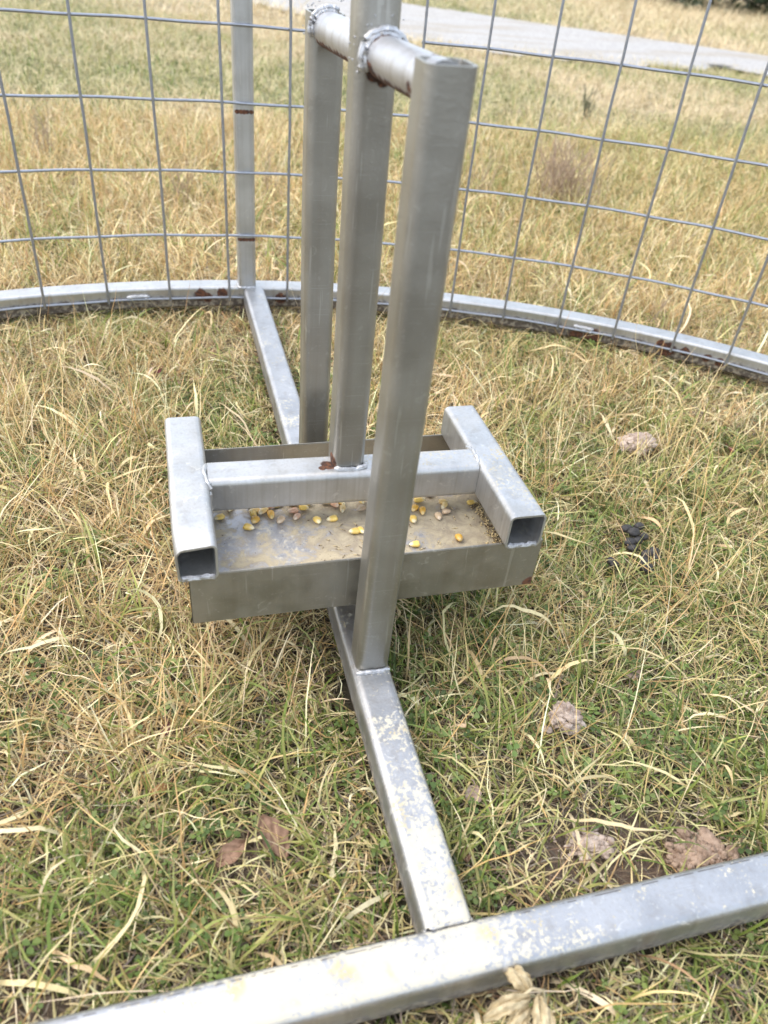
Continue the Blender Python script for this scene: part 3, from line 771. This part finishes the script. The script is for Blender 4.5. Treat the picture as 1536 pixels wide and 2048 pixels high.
dry_p, green_p = Pile(), Pile()
def layer(kind, x, y, lean, tv, sc=1.0, wsc=1.0, S=6):
    n = len(x)
    G = greenness(x, y); Bn = bareness(x, y)
    keep = RNG.random(n) > Bn * (0.45 if kind == 'thatch' else 0.85)
    if kind == 'green': keep &= RNG.random(n) < np.clip((G - 0.33) / 0.28, 0.10, 1)
    if kind in ('tall', 'wide', 'stalk'): keep &= RNG.random(n) < np.clip(1.30 - (G - 0.32) * 1.8, 0.35, 1)
    if kind in ('tall', 'wide', 'stalk', 'laid'):   # straw lies in drifts with thin places between
        dens = np.clip(0.15 + 1.5 * (0.6 * vnoise(x + 51, y, 0.13) + 0.4 * vnoise(x, y + 23, 0.05)), 0.25, 1)
        dens = np.where(y < 0.45, dens * (0.55 if kind != 'wide' else 0.9), dens)
        keep &= RNG.random(n) < dens
    x, y, lean, tv = x[keep], y[keep], lean[keep], tv[keep]; n = len(x)
    az = lean + RNG.normal(0, 0.9, n)
    gk = np.clip((greenness(x, y) - 0.44) * 2.2, 0, 0.48)[:, None] * RNG.random((n, 1)) ** 0.5
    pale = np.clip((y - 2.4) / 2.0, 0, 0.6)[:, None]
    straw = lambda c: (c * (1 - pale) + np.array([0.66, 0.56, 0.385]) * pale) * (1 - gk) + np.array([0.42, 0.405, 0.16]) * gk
    if kind == 'tall':      # standing and arching straw
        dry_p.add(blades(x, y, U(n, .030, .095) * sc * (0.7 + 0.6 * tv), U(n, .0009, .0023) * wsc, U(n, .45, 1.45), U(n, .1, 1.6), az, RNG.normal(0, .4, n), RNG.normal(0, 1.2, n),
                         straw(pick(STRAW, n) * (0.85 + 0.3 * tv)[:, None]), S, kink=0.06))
    elif kind == 'stalk':   # thin, nearly straight old stalks
        dry_p.add(blades(x, y, U(n, .05, .15) * sc, U(n, .0007, .0014) * wsc, U(n, .15, 1.35), U(n, -.1, .7), az, RNG.normal(0, .25, n), RNG.normal(0, .6, n),
                         pick(STRAW[[1, 3, 3, 0, 5, 2]], n), S, kink=0.07))
    elif kind == 'laid':    # straw lying over the rest
        dry_p.add(blades(x, y, U(n, .025, .105) * sc, U(n, .0008, .0022) * wsc, U(n, -.05, .45), U(n, -.2, .7), U(n, 0, 6.28), RNG.normal(0, .7, n), RNG.normal(0, 1.5, n),
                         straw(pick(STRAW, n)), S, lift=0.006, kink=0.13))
    elif kind == 'wide':    # broad bleached blades that curl
        dry_p.add(blades(x, y, U(n, .04, .13) * sc, U(n, .0022, .0048) * wsc, U(n, .2, 1.2), U(n, .5, 3.4), az, RNG.normal(0, 1.5, n), RNG.normal(0, 2.2, n),
                         pick(STRAW[[0, 2, 4, 2, 0]], n, 0.12), S + 3, lift=0.002, kink=0.10, tipw=0.05))
    elif kind == 'litter':  # short broken straw
        dry_p.add(blades(x, y, U(n, .010, .036) * sc, U(n, .0008, .0019) * wsc, U(n, -.2, 1.2), U(n, -.2, .9), U(n, 0, 6.28), RNG.normal(0, .6, n), RNG.normal(0, 1.2, n),
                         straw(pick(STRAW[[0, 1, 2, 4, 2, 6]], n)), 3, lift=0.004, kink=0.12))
    elif kind == 'thatch':  # old fine litter on the soil
        dry_p.add(blades(x, y, U(n, .015, .06) * sc, U(n, .0006, .0016) * wsc, U(n, -.2, .5), U(n, -.3, .6), U(n, 0, 6.28), RNG.normal(0, .9, n), RNG.normal(0, 1.5, n),
                         pick(THATCH, n), 4, lift=0.002, kink=0.15))
    elif kind == 'long':    # longer yellowish green blades
        green_p.add(blades(x, y, U(n, .04, .11) * sc, U(n, .0013, .0030) * wsc, U(n, .5, 1.4), U(n, .1, 1.6), az, RNG.normal(0, .5, n), RNG.normal(0, 1.0, n),
                           pick(GREEN[[1, 3, 4, 4]], n, 0.15), S, kink=0.05))
    elif kind == 'green':
        green_p.add(blades(x, y, U(n, .014, .050) * sc * (0.7 + 0.6 * tv), U(n, .0010, .0024) * wsc, U(n, .5, 1.45), U(n, .1, 1.5), az, RNG.normal(0, .4, n), RNG.normal(0, .8, n),
                           pick(GREEN, n, 0.2), 5, kink=0.04))
zero = lambda a: (U(len(a), 0, 6.28), RNG.random(len(a)))
def free(kind, n, y0, y1, **kw):
    x, y = scatter(n, y0, y1); layer(kind, x, y, *zero(x), **kw)
def tufted(kind, nt, per, y0, y1, rad, **kw):
    layer(kind, *tufts(nt, per, y0, y1, rad), **kw)
# right in front, inside the frame
free('thatch', 46000, -0.05, 1.5)
free('green', 27000, -0.05, 1.5, wsc=0.9)
tufted('green', 2300, (6, 16), -0.05, 1.5, 0.009)
tufted('long', 700, (4, 10), -0.05, 1.5, 0.008, sc=0.85, wsc=0.92)
tufted('tall', 950, (7, 20), -0.05, 1.5, 0.010, sc=0.85, wsc=0.92)
tufted('stalk', 1300, (6, 18), -0.05, 1.5, 0.012, sc=0.85, wsc=0.92)
free('stalk', 11000, -0.05, 1.5, sc=0.85, wsc=0.92)
free('tall', 3200, -0.05, 1.5, sc=0.85, wsc=0.92)
free('laid', 15000, -0.05, 1.5, wsc=0.9, sc=0.85)
free('wide', 2300, -0.05, 1.5, S=7)
free('litter', 60000, -0.05, 1.5, wsc=0.9)
# the same sward to either side of the view
for k_, n_ in (('thatch', 7000), ('green', 10000), ('stalk', 5000), ('tall', 4500), ('laid', 6000), ('litter', 13000), ('wide', 800)):
    y_ = U(n_, -.05, 1.6); rt = RNG.random(n_) < 0.6
    x_ = np.where(rt, 0.62 + 0.92 * y_ + U(n_, 0, .55), -0.50 - 0.16 * y_ - U(n_, 0, .40))
    layer(k_, x_, y_, *zero(x_))
fx, fy = np.array([at(px_, py_, -0.02) for px_, py_ in ((1215, 1925), (1232, 1932), (1246, 1928), (1300, 1905), (1430, 1870), (1445, 1872), (1470, 1868), (1490, 1862), (1510, 1850), (1395, 1885), (880, 2030), (812, 2042), (1225, 1940), (1340, 1900), (1460, 1880), (1480, 1885), (1500, 1880))]).T
n_ = len(fx)
green_p.add(blades(fx, fy, U(n_, .045, .085), U(n_, .0012, .0024), U(n_, 1.0, 1.5), U(n_, .0, .7), U(n_, 0, 6.28), RNG.normal(0, .4, n_), RNG.normal(0, .6, n_), pick(GREEN[[1, 3, 4, 1]], n_, .12), 7, over=True))
fx, fy = np.array([at(px_, py_, -0.02) for px_, py_ in ((1260, 1910), (1320, 1900), (1410, 1880), (1530, 1860), (1180, 1960), (1440, 1900), (1380, 1910), (770, 2040), (150, 2044), (1500, 1900))]).T
n_ = len(fx)
dry_p.add(blades(fx, fy, U(n_, .05, .11), U(n_, .0010, .0024), U(n_, .7, 1.4), U(n_, .2, 1.6), U(n_, 0, 6.28), RNG.normal(0, .5, n_), RNG.normal(0, .8, n_), pick(STRAW, n_, .12), 8, over=True, kink=.06))
# just outside the curved rail
free('thatch', 16000, 1.5, 3.0, sc=1.2, wsc=1.4)
free('green', 24000, 1.5, 3.0, sc=1.1, wsc=1.2)
tufted('long', 900, (4, 10), 1.5, 3.0, 0.012, wsc=1.1)
tufted('tall', 3000, (7, 20), 1.5, 3.0, 0.013, sc=0.95, wsc=0.95)
free('stalk', 14000, 1.5, 3.0, wsc=1.1)
free('tall', 13000, 1.5, 3.0, sc=0.9, wsc=0.95)
free('laid', 19000, 1.5, 3.0, sc=0.9)
free('wide', 2600, 1.5, 3.0)
free('litter', 34000, 1.5, 3.0, sc=1.2, wsc=1.1)
# the field up to and past the track
free('green', 24000, 3.0, 6.0, sc=1.2, wsc=1.8, S=4)
tufted('tall', 4000, (6, 14), 3.0, 6.0, 0.02, sc=.9, wsc=1.35, S=4)
free('tall', 24000, 3.0, 6.0, sc=0.8, wsc=1.35, S=4)
free('laid', 22000, 3.0, 6.0, sc=0.9, wsc=1.4, S=4)
free('green', 9000, 6.0, 13.0, sc=1.8, wsc=3.2, S=3)
tufted('tall', 4500, (5, 12), 6.0, 13.0, 0.05, sc=1.7, wsc=2.8, S=3)
free('tall', 20000, 6.0, 13.0, sc=1.3, wsc=3.2, S=3)
# crest of grass along the edges of the track
for E_, sg in ((A, -1), (Bq, 1)):
    i = RNG.integers(0, NR, 7000); x = E_[i, 0] + RNG.normal(0, .06, 7000); y = E_[i, 1] + sg * (np.abs(RNG.normal(0.0, .06, 7000)) - 0.10 * (RNG.random(7000) < 0.35)) + (vnoise(x, E_[i, 1], 0.16) - 0.5) * 0.28 + (vnoise(x + 3, E_[i, 1], 0.5) - 0.5) * 0.3
    layer('tall', x, y, *zero(x), sc=0.8, wsc=2.0, S=4)
M_dry, M_grn = blade_mat('dry_blade'), blade_mat('green_blade', 0.20, 0.45)
tag(dry_p.build('dry_grass', M_dry), 'tangled straw coloured dead grass covering the whole field', 'grass', kind='stuff')
tag(green_p.build('green_grass', M_grn), 'short green grass growing up through the dead straw', 'grass', kind='stuff')

# clover and small round leaves
def clover(n, y0, y1, sc=1.0):
    V, F, C = [], [], []
    cx, cy = scatter(n, y0, y1)
    patch = vnoise(cx + 31, cy + 17, 0.10) * 0.6 + 0.4 * greenness(cx, cy)
    ok = (patch > 0.49) & (bareness(cx, cy) < 0.3)
    cx, cy = cx[ok], cy[ok]
    cx = np.repeat(cx, 3) + RNG.normal(0, 0.010, len(cx) * 3); cy = np.repeat(cy, 3) + RNG.normal(0, 0.010, len(cy) * 3)
    for x, y in zip(cx, cy):
        h = random.uniform(0.004, 0.022); r = random.uniform(0.0016, 0.0037) * sc
        g0 = float(gz(x, y))
        if hits(np.array([x, y, g0 + h])) or hits(np.array([x + r, y + r, g0 + h])) or hits(np.array([x - r, y - r, g0 + h])): continue
        a0 = random.uniform(0, 6.28); col = np.array(random.choice(((0.115, 0.175, 0.042), (0.155, 0.22, 0.055), (0.08, 0.125, 0.032), (0.21, 0.26, 0.075)))) * random.uniform(.8, 1.2)
        tx, ty = random.uniform(-.5, .5), random.uniform(-.5, .5)
        for q in range(3 if random.random() < 0.7 else 1):
            a = a0 + q * 2.094
            b = len(V)
            for (u, v) in ((0.05, 0), (0.7, 0.62), (1.55, 0.75), (1.9, 0.0), (1.55, -0.75), (0.7, -0.62)):
                px_, py_ = (u * math.cos(a) - v * math.sin(a)) * r, (u * math.sin(a) + v * math.cos(a)) * r
                V.append((x + px_, y + py_, g0 + h + px_ * tx + py_ * ty + 0.25 * abs(v) * r)); C.append(col)
            F += [(b, b + 1, b + 2, b + 3), (b, b + 3, b + 4, b + 5)]
        b = len(V)
        for dz, dx in ((0, 0), (0, 0.0007), (h, 0.0005), (h, -0.0002)):
            V.append((x + dx, y, g0 + dz)); C.append(col * 0.9)
        F.append((b, b + 1, b + 2, b + 3))
    return np.array(V), np.array(F), np.array(C)
V, F, C = clover(5000, -0.02, 1.25)
tag(link('clover_leaves', np_mesh('clover_leaves', V, F, M_grn, C)), 'small bright green clover leaves low among the grass', 'clover', kind='stuff')

# ------------------------------------------------------------------ loose things on the ground
def lump(bm, c, rx, ry, rz, seed, rough=0.25, sub=4):
    m = Matrix.Translation(c)
    r = bmesh.ops.create_icosphere(bm, subdivisions=sub, radius=1.0, matrix=Matrix.Identity(4))
    rs = np.random.default_rng(seed)
    ph = rs.random((10, 3)) * 6.28; fr = rs.normal(0, 1, (10, 3)) * np.linspace(2, 11, 10)[:, None]
    for v in r['verts']:
        p = np.array(v.co)
        d = sum(math.sin(float(fr[k] @ p) + ph[k, 0]) / (1 + 0.5 * k) for k in range(10)) * rough * 0.4
        d += rs.normal(0, rough * 0.13)
        q = p * (1 + d)
        v.co = Vector((q[0] * rx, q[1] * ry, max(q[2], -0.35) * rz)) + Vector(c)
M_clod = plain('dry_clay', (0.52, 0.42, 0.345), 0.95, 0.5, 120, dark=(0.42, 0.36, 0.33), bump=0.004)
M_red = plain('red_clay', (0.38, 0.27, 0.195), 0.95, 0.5, 100, dark=(0.45, 0.4, 0.36), bump=0.004)
def clod(px, py, rx, ry, rz, lab, mat, bits, seed, name='dirt_clod'):
    x, y = at(px, py, -0.012)
    bm = bmesh.new()
    z = float(gz(x, y)) + 0.013
    if name == 'soil_heap':
        z -= 0.009
        lump(bm, (x, y, z - 0.004), rx * 1.1, ry * 1.1, rz * 0.7, seed, 0.5, 5)
        for i in range(260):
            a = random.uniform(0, 6.28); d = abs(random.gauss(0, 0.62)); q = random.uniform(.0010, .0034) * (1.25 - 0.4 * min(d, 1.5))
            lump(bm, (x + rx * 1.15 * d * math.cos(a), y + ry * d * math.sin(a), z + rz * 0.45 * math.exp(-d * d) + random.uniform(-.001, .003)), q * random.uniform(.8, 1.5), q, q * .8, seed + i + 1, .4, 2)
    else:
        lump(bm, (x, y, z + rz * 0.45), rx * .92, ry * .92, rz * .9, seed, 0.40, 5)
        for i in range(95):
            a = random.uniform(0, 6.28); d = math.sqrt(random.random()) * 0.98; q = rx * random.uniform(.07, .20)
            h = math.sqrt(max(0.0, 1 - d * d))
            lump(bm, (x + rx * .92 * d * math.cos(a), y + ry * .92 * d * math.sin(a), z + rz * (0.40 + 0.85 * h) - q * .3), q * random.uniform(.9, 1.6), q, q * random.uniform(.6, 1.0), seed + 300 + i, .4, 2)
    for i in range(bits):
        a = random.uniform(0, 6.28); d = random.uniform(0.6, 1.3); q = random.uniform(.12, .32)
        lump(bm, (x + rx * d * math.cos(a), y + ry * d * math.sin(a), z + 0.004), rx * q, rx * q, rx * q * .7, seed + i + 1, .3, 2)
    return tag(finish(name, bm, mat, None, (x, y, z), True, 60), lab, 'dirt clod')
clod(1275, 898, 0.026, 0.021, 0.016, 'crumbly pinkish clod of dry clay in the grass right of the tray', M_clod, 9, 3)
clod(1126, 1452, 0.017, 0.014, 0.014, 'small pale knobbly clay clod among clover, nearer the front rail', M_clod, 4, 21)
clod(1400, 1712, 0.026, 0.020, 0.016, 'low heap of reddish loose soil just behind the front rail', M_red, 16, 40, 'soil_heap')
clod(1180, 1690, 0.016, 0.012, 0.007, 'scatter of pinkish crumbs of bare earth left of the reddish heap behind the front rail', M_clod, 12, 60, 'soil_heap')

# animal droppings
M_dung = plain('dark_dung', (0.030, 0.026, 0.024), 0.55, 0.3, 200, dark=(0.6, 0.55, 0.5), bump=0.0015)
def dung(pts, lab):
    bm = bmesh.new(); x0 = y0 = 0
    for k, (px, py, r, h) in enumerate(pts):
        x, y = at(px, py, -0.006); z = float(gz(x, y)) + 0.017; x0 += x / len(pts); y0 += y / len(pts)
        lump(bm, (x, y, z + h), r * random.uniform(1.2, 1.7), r * 1.2, r * 1.05, 80 + k, 0.12, 3)
    return tag(finish('animal_dropping', bm, M_dung, None, (x0, y0, 0)), lab, 'dropping')
dung([(1250, 1066, .0055, .012), (1262, 1076, .006, .014), (1274, 1064, .005, .014), (1258, 1088, .0055, .008), (1272, 1086, .005, .009), (1284, 1078, .005, .008), (1265, 1098, .005, .006)], 'pile of black animal droppings in the grass right of the tray')
dung([(1293, 1112, .006, .007), (1305, 1108, .0055, .008), (1312, 1118, .005, .006)], 'dark dropping lying just below and right of the black pile')
dung([(1287, 1130, .006, .007), (1293, 1138, .006, .006), (1284, 1122, .005, .006)], 'lowest dark grey dropping under bent straw, below the black pile')
dung([(1222, 1124, .005, .007), (1228, 1130, .004, .006)], 'small single dropping left of the black pile')

# fallen leaves
def leaf(px, py, L, W, rot, lab, mat, curl=0.4, lobes=0.0, z=0.014, tilt=0.15):
    x, y = at(px, py, z - 0.016)
    bm = bmesh.new()
    n, m = 18, 8
    g = []
    for i in range(n + 1):
        t = i / n; row = []
        half = W / 2 * math.sin(math.pi * min(1, t * 0.96 + 0.02)) ** 0.75 * (1 + lobes * math.sin(t * 17 + 0.6))
        for j in range(-m, m + 1):
            u = j / m
            lx, ly = (t - 0.5) * L, u * half
            lz = curl * (W / 2) * (u * u) * 0.7 + 0.12 * L * curl * math.sin(t * 3.1) + 0.0008 * math.sin(t * 23 + u * 9) - (0.0006 if j == 0 else 0)
            row.append(bm.verts.new((lx, ly, lz)))
        g.append(row)
    for i in range(n):
        for j in range(2 * m): bm.faces.new((g[i][j], g[i+1][j], g[i+1][j+1], g[i][j+1]))
    rod(bm, [(L * 0.48, 0, 0), (L * 0.60, 0.002, 0.002), (L * 0.70, 0.005, 0.001)], 0.0006, 5)
    bm.transform(Matrix.Translation((x, y, float(gz(x, y)) + z + 0.002)) @ Matrix.Rotation(math.radians(rot), 4, 'Z') @ Matrix.Rotation(tilt, 4, 'X') @ Matrix.Rotation(-tilt, 4, 'Y'))
    return tag(finish('fallen_leaf', bm, mat, None, (x, y, 0), True, 70), lab, 'leaf')
M_leaf = plain('brown_leaf', (0.27, 0.16, 0.10), 0.7, 0.5, 140, dark=(0.6, 0.55, 0.5))
M_leafg = plain('grey_brown_leaf', (0.36, 0.265, 0.21), 0.7, 0.45, 90, dark=(0.6, 0.55, 0.5))
leaf(545, 1668, 0.040, 0.024, 118, 'reddish brown fallen leaf standing out on the grass left of the cross bar', M_leaf, .3, .12, .016, .25)
leaf(462, 1700, 0.030, 0.016, 30, 'brown fallen leaf half covered by straw, left of the larger reddish one', M_leaf, .6, .05, .010)
leaf(318, 1570, 0.020, 0.008, 20, 'small orange brown leaf scrap in the grass at left', plain('orange_leaf', (0.42, 0.22, 0.09), .7), .4, .0, .014)
leaf(945, 1592, 0.022, 0.015, 60, 'pale grey brown leaf in the grass right of the cross bar', M_leafg, .5, .05, .010)
leaf(926, 1706, 0.016, 0.011, 100, 'small curled brown leaf close to the right side of the cross bar', M_leaf, .9, .0, .010)
leaf(1270, 1340, 0.022, 0.010, 10, 'thin mauve brown leaf sliver in the grass, right of the front post foot', M_leafg, .3, .0, .012)
leaf(330, 1455, 0.016, 0.008, 70, 'tiny dull red leaf scrap in the grass below the left tube', plain('dull_red_leaf', (0.26, 0.10, 0.085), .7), .4, .0, .014)
leaf(318, 743, 0.016, 0.009, 40, 'dark red leaf scrap in the straw inside the curved rail at left', plain('dark_red_leaf', (0.15, 0.02, 0.022), .6), .5, .0, .022)
leaf(1463, 893, 0.014, 0.009, 80, 'small maroon leaf scrap in the green grass at far right', plain('maroon_leaf', (0.20, 0.035, 0.03), .6), .5, .0, .022)
# crumpled cream leaf in front of the front rail
x, y = at(1060, 1985, 0.03)
bm = bmesh.new()
for q, (dx, dy, L, W, az_, roll, seed) in enumerate(((0, 0, .026, .020, 2.0, 0.5, 1), (-.002, -.003, .034, .017, 3.25, 1.0, 2), (.003, -.004, .030, .020, -1.7, 0.9, 3), (-.004, -.008, .024, .016, -2.6, 0.2, 4))):
    n, m = 14, 8; g = []
    for i in range(n + 1):
        t = i / n; row = []
        for j in range(-m, m + 1):
            u = j / m; half = W / 2 * math.sin(math.pi * (t * .94 + .03)) ** .6 * (1 + .1 * math.sin(t * 26))
            a = u * 0.8
            lx = t * L; ly = half * math.sin(a) ; lz = -half * (1 - math.cos(a)) * 1.1 + .006 * math.sin(t * 3.0) - .010 * t * t + .0018 * math.sin(u * 7 + t * 8 + seed) + .0010 * math.sin(u * 17 + t * 5)
            row.append(bm.verts.new((dx + lx * math.cos(az_) - ly * math.sin(az_), dy + lx * math.sin(az_) + ly * math.cos(az_), lz + roll * .004)))
        g.append(row)
    for i in range(n):
        for j in range(2 * m): bm.faces.new((g[i][j], g[i+1][j], g[i+1][j+1], g[i][j+1]))
rod(bm, [(-.022, -.006, -.002), (-.012, -.004, .005), (0, 0, .007), (.008, -.002, .004), (.011, -.008, -.010), (.010, -.012, -.022)], [.0006, .0009, .0011, .0011, .0010, .0008], 6)
rod(bm, [(0, 0, .007), (-.002, .004, .013), (-.008, .007, .014)], .0006, 5)
bm.transform(Matrix.Translation((x, y, 0.030)))
tag(finish('fallen_leaf', bm, plain('cream_leaf', (0.50, 0.41, 0.25), .7, .35, 150), None, (x, y, 0), True, 70), 'crumpled cream coloured dead leaf in front of the front rail', 'leaf')

# dry weeds: wiry stems with side twigs
M_stem = plain('wiry_stem', (0.42, 0.315, 0.225), 0.8, 0.4, 90)
M_stem2 = plain('pale_stem', (0.42, 0.33, 0.23), 0.8, 0.4, 90)
def weed(px, py, n, h, spread, lab, mat, r=0.0009):
    x, y = at(px, py, -0.02)
    bm = bmesh.new()
    for i in range(n):
        a = random.uniform(0, 6.28); lean = random.uniform(.05, spread); hh = h * random.uniform(.55, 1.0)
        bx, by = x + random.gauss(0, h * .16 * (n / 40) ** .5), y + random.gauss(0, h * .16 * (n / 40) ** .5)
        pts = [(bx + math.cos(a) * lean * hh * (k/5) ** 1.2 + random.gauss(0, .0015), by + math.sin(a) * lean * hh * (k/5) ** 1.5, float(gz(bx, by)) + hh * k / 5) for k in range(6)]
        rod(bm, pts, [r, r, r * .9, r * .8, r * .65, r * .4], 5)
        for _ in range(3):
            k = random.randint(2, 4); p = pts[k]; b_ = random.uniform(0, 6.28); l = hh * random.uniform(.12, .28)
            rod(bm, [p, (p[0] + math.cos(b_) * l * .5, p[1] + math.sin(b_) * l * .5, p[2] + l * .6), (p[0] + math.cos(b_) * l * .7, p[1] + math.sin(b_) * l * .7, p[2] + l)], [r * .6, r * .5, r * .35], 4)
    return tag(finish('dry_weed', bm, mat, None, (x, y, 0)), lab, 'weed')
weed(1115, 410, 85, 0.19, 0.75, 'bushy clump of brown dry weed stems beyond the mesh, right of the front post', M_stem, .0012)
weed(955, 400, 12, 0.15, 0.5, 'few thin dry weed stems close to the right edge of the front post', M_stem, .0009)
weed(360, 420, 16, 0.14, 0.6, 'thin dark dry stalks beyond the mesh, left of the back post', M_stem, .0009)
weed(530, 405, 8, 0.15, 0.5, 'sparse dry stalks just right of the back post, beyond the mesh', M_stem, .0009)
weed(95, 325, 14, 0.16, 0.6, 'pale dry weed stems beyond the mesh at far left', M_stem2, .0010)
weed(1168, 240, 12, 0.14, 0.25, 'upright grey green weed sprig farther out in the field', plain('grey_green_stem', (0.15, 0.15, 0.09), .8), .0022)
weed(1290, 660, 3, 0.12, 0.7, 'single leaning dry stalk in front of the curved rail at right', M_stem2, .0010)

# ------------------------------------------------------------------ dark trees beyond the track
M_bark = plain('tree_bark', (0.10, 0.078, 0.06), 0.95, 0.4, 14)
s = NT('evergreen_leaf')
a = s.n('ShaderNodeVertexColor', layer_name='col').outputs[0]
b = s.n('ShaderNodeBsdfPrincipled', {'Base Color': a, 'Roughness': 0.6})
M_ever = s.done(b)
def tree(x, y, h, w, lab, seed, low=0.03):
    rs = np.random.default_rng(seed)
    t = tag(empty('evergreen_tree', (x, y, 0)), lab, 'tree', 'dark trees beyond the track')
    bm = bmesh.new()
    rod(bm, [(x, y, -0.1), (x + .03, y, h * .3), (x - .02, y + .03, h * .6), (x, y, h * .92)], [h * .035, h * .028, h * .018, h * .006], 10)
    for k in range(14):
        a = rs.random() * 6.28; z = h * (0.06 + 0.8 * k / 14); l = w * (1 - z / h) * .8
        rod(bm, [(x, y, z), (x + math.cos(a) * l * .5, y + math.sin(a) * l * .5, z + l * .12), (x + math.cos(a) * l, y + math.sin(a) * l, z + l * .1)], [h * .010, h * .006, h * .002], 6)
    finish('trunk', bm, M_bark, t, (x, y, 0))
    nc, per = 150, 90
    zc = low * h + (0.97 - low) * h * rs.random(nc) ** 1.25
    rad = w * (1 - 0.88 * zc / h) * np.sqrt(rs.random(nc)) * (0.8 + 0.35 * rs.random(nc)); an = rs.random(nc) * 6.283
    cc = np.stack([rad * np.cos(an), rad * np.sin(an), zc], -1); tone = 0.6 + 0.8 * rs.random(nc)
    i = np.repeat(np.arange(nc), per); n = len(i)
    p = cc[i] + rs.normal(0, 1, (n, 3)) * np.array([.12, .12, .09]) * h / 3.2
    p[:, 2] = np.maximum(p[:, 2], 0.01)
    u = rs.normal(0, 1, (n, 3)); u /= np.linalg.norm(u, axis=1, keepdims=True)
    v = np.cross(u, rs.normal(0, 1, (n, 3))); v /= np.linalg.norm(v, axis=1, keepdims=True)
    sz = (0.030 + 0.030 * rs.random(n))[:, None] * h / 3.2
    V = np.stack([p - u * sz, p + v * sz * .35, p + u * sz, p - v * sz * .35], 1).reshape(-1, 3)
    C = np.array([0.030, 0.045, 0.018]) * tone[i][:, None] * (0.75 + 0.5 * rs.random((n, 1)))
    link('crown', np_mesh('crown', V, np.arange(4 * n).reshape(-1, 4), M_ever, np.repeat(C, 4, 0)), (0, 0, 0), t)
tree(7.2, 11.3, 3.6, 1.3, 'dark evergreen tree leftmost at the top right corner, beyond the track', 1)
tree(8.5, 10.6, 3.9, 1.35, 'dark evergreen tree second from left at the top right corner, beyond the track', 2)
tree(9.7, 9.9, 3.4, 1.3, 'dark evergreen tree at the right edge beyond the track', 3)

# ------------------------------------------------------------------ light, camera
SUN_EL, SUN_AZ = 58.0, -75.0      # azimuth measured from +Y towards +X
sun = bpy.data.lights.new('sun', 'SUN'); sun.energy = 0.8; sun.angle = math.radians(50); sun.color = (1.0, 0.96, 0.90)
so = bpy.data.objects.new('sun', sun); COL.objects.link(so)
e, a = math.radians(SUN_EL), math.radians(SUN_AZ)
so.rotation_euler = Vector((math.cos(e) * math.sin(a), math.cos(e) * math.cos(a), math.sin(e))).to_track_quat('Z', 'Y').to_euler()
w = bpy.data.worlds.new('World'); scene.world = w; w.use_nodes = True
nt = w.node_tree; nt.nodes.clear()
sk = nt.nodes.new('ShaderNodeTexSky'); sk.sky_type = 'NISHITA'; sk.sun_disc = False
sk.sun_elevation = e; sk.sun_rotation = a; sk.dust_density = 3.0; sk.air_density = 1.1
hs = nt.nodes.new('ShaderNodeHueSaturation'); hs.inputs['Saturation'].default_value = 0.9; hs.inputs['Value'].default_value = 3.0
ga = nt.nodes.new('ShaderNodeGamma'); ga.inputs['Gamma'].default_value = 0.5      # thin even cloud: the sky is flattened
bg = nt.nodes.new('ShaderNodeBackground'); bg.inputs['Strength'].default_value = 0.15
ow = nt.nodes.new('ShaderNodeOutputWorld')
nt.links.new(sk.outputs[0], ga.inputs['Color']); nt.links.new(ga.outputs[0], hs.inputs['Color']); nt.links.new(hs.outputs[0], bg.inputs[0]); nt.links.new(bg.outputs[0], ow.inputs[0])

cam = bpy.data.cameras.new('camera')
cam.sensor_fit = 'VERTICAL'; cam.sensor_height = 36.0; cam.sensor_width = 27.0
cam.lens = 1535.0 / 2048.0 * 36.0
cam.clip_start = 0.02; cam.clip_end = 400
cam.dof.use_dof = True; cam.dof.focus_distance = 0.86
cam.dof.aperture_fstop = (cam.lens / 1000.0) / 0.0044
co = bpy.data.objects.new('camera', cam); COL.objects.link(co)
m = Matrix([list(r) for r in RM]).to_4x4(); m.translation = Vector((0, 0, CAMZ))
co.matrix_world = m
scene.camera = co
scene.view_settings.view_transform = 'Standard'; scene.view_settings.look = 'None'
scene.view_settings.gamma = 1.0; scene.view_settings.exposure = 1.27
scene.cycles.max_bounces = 8
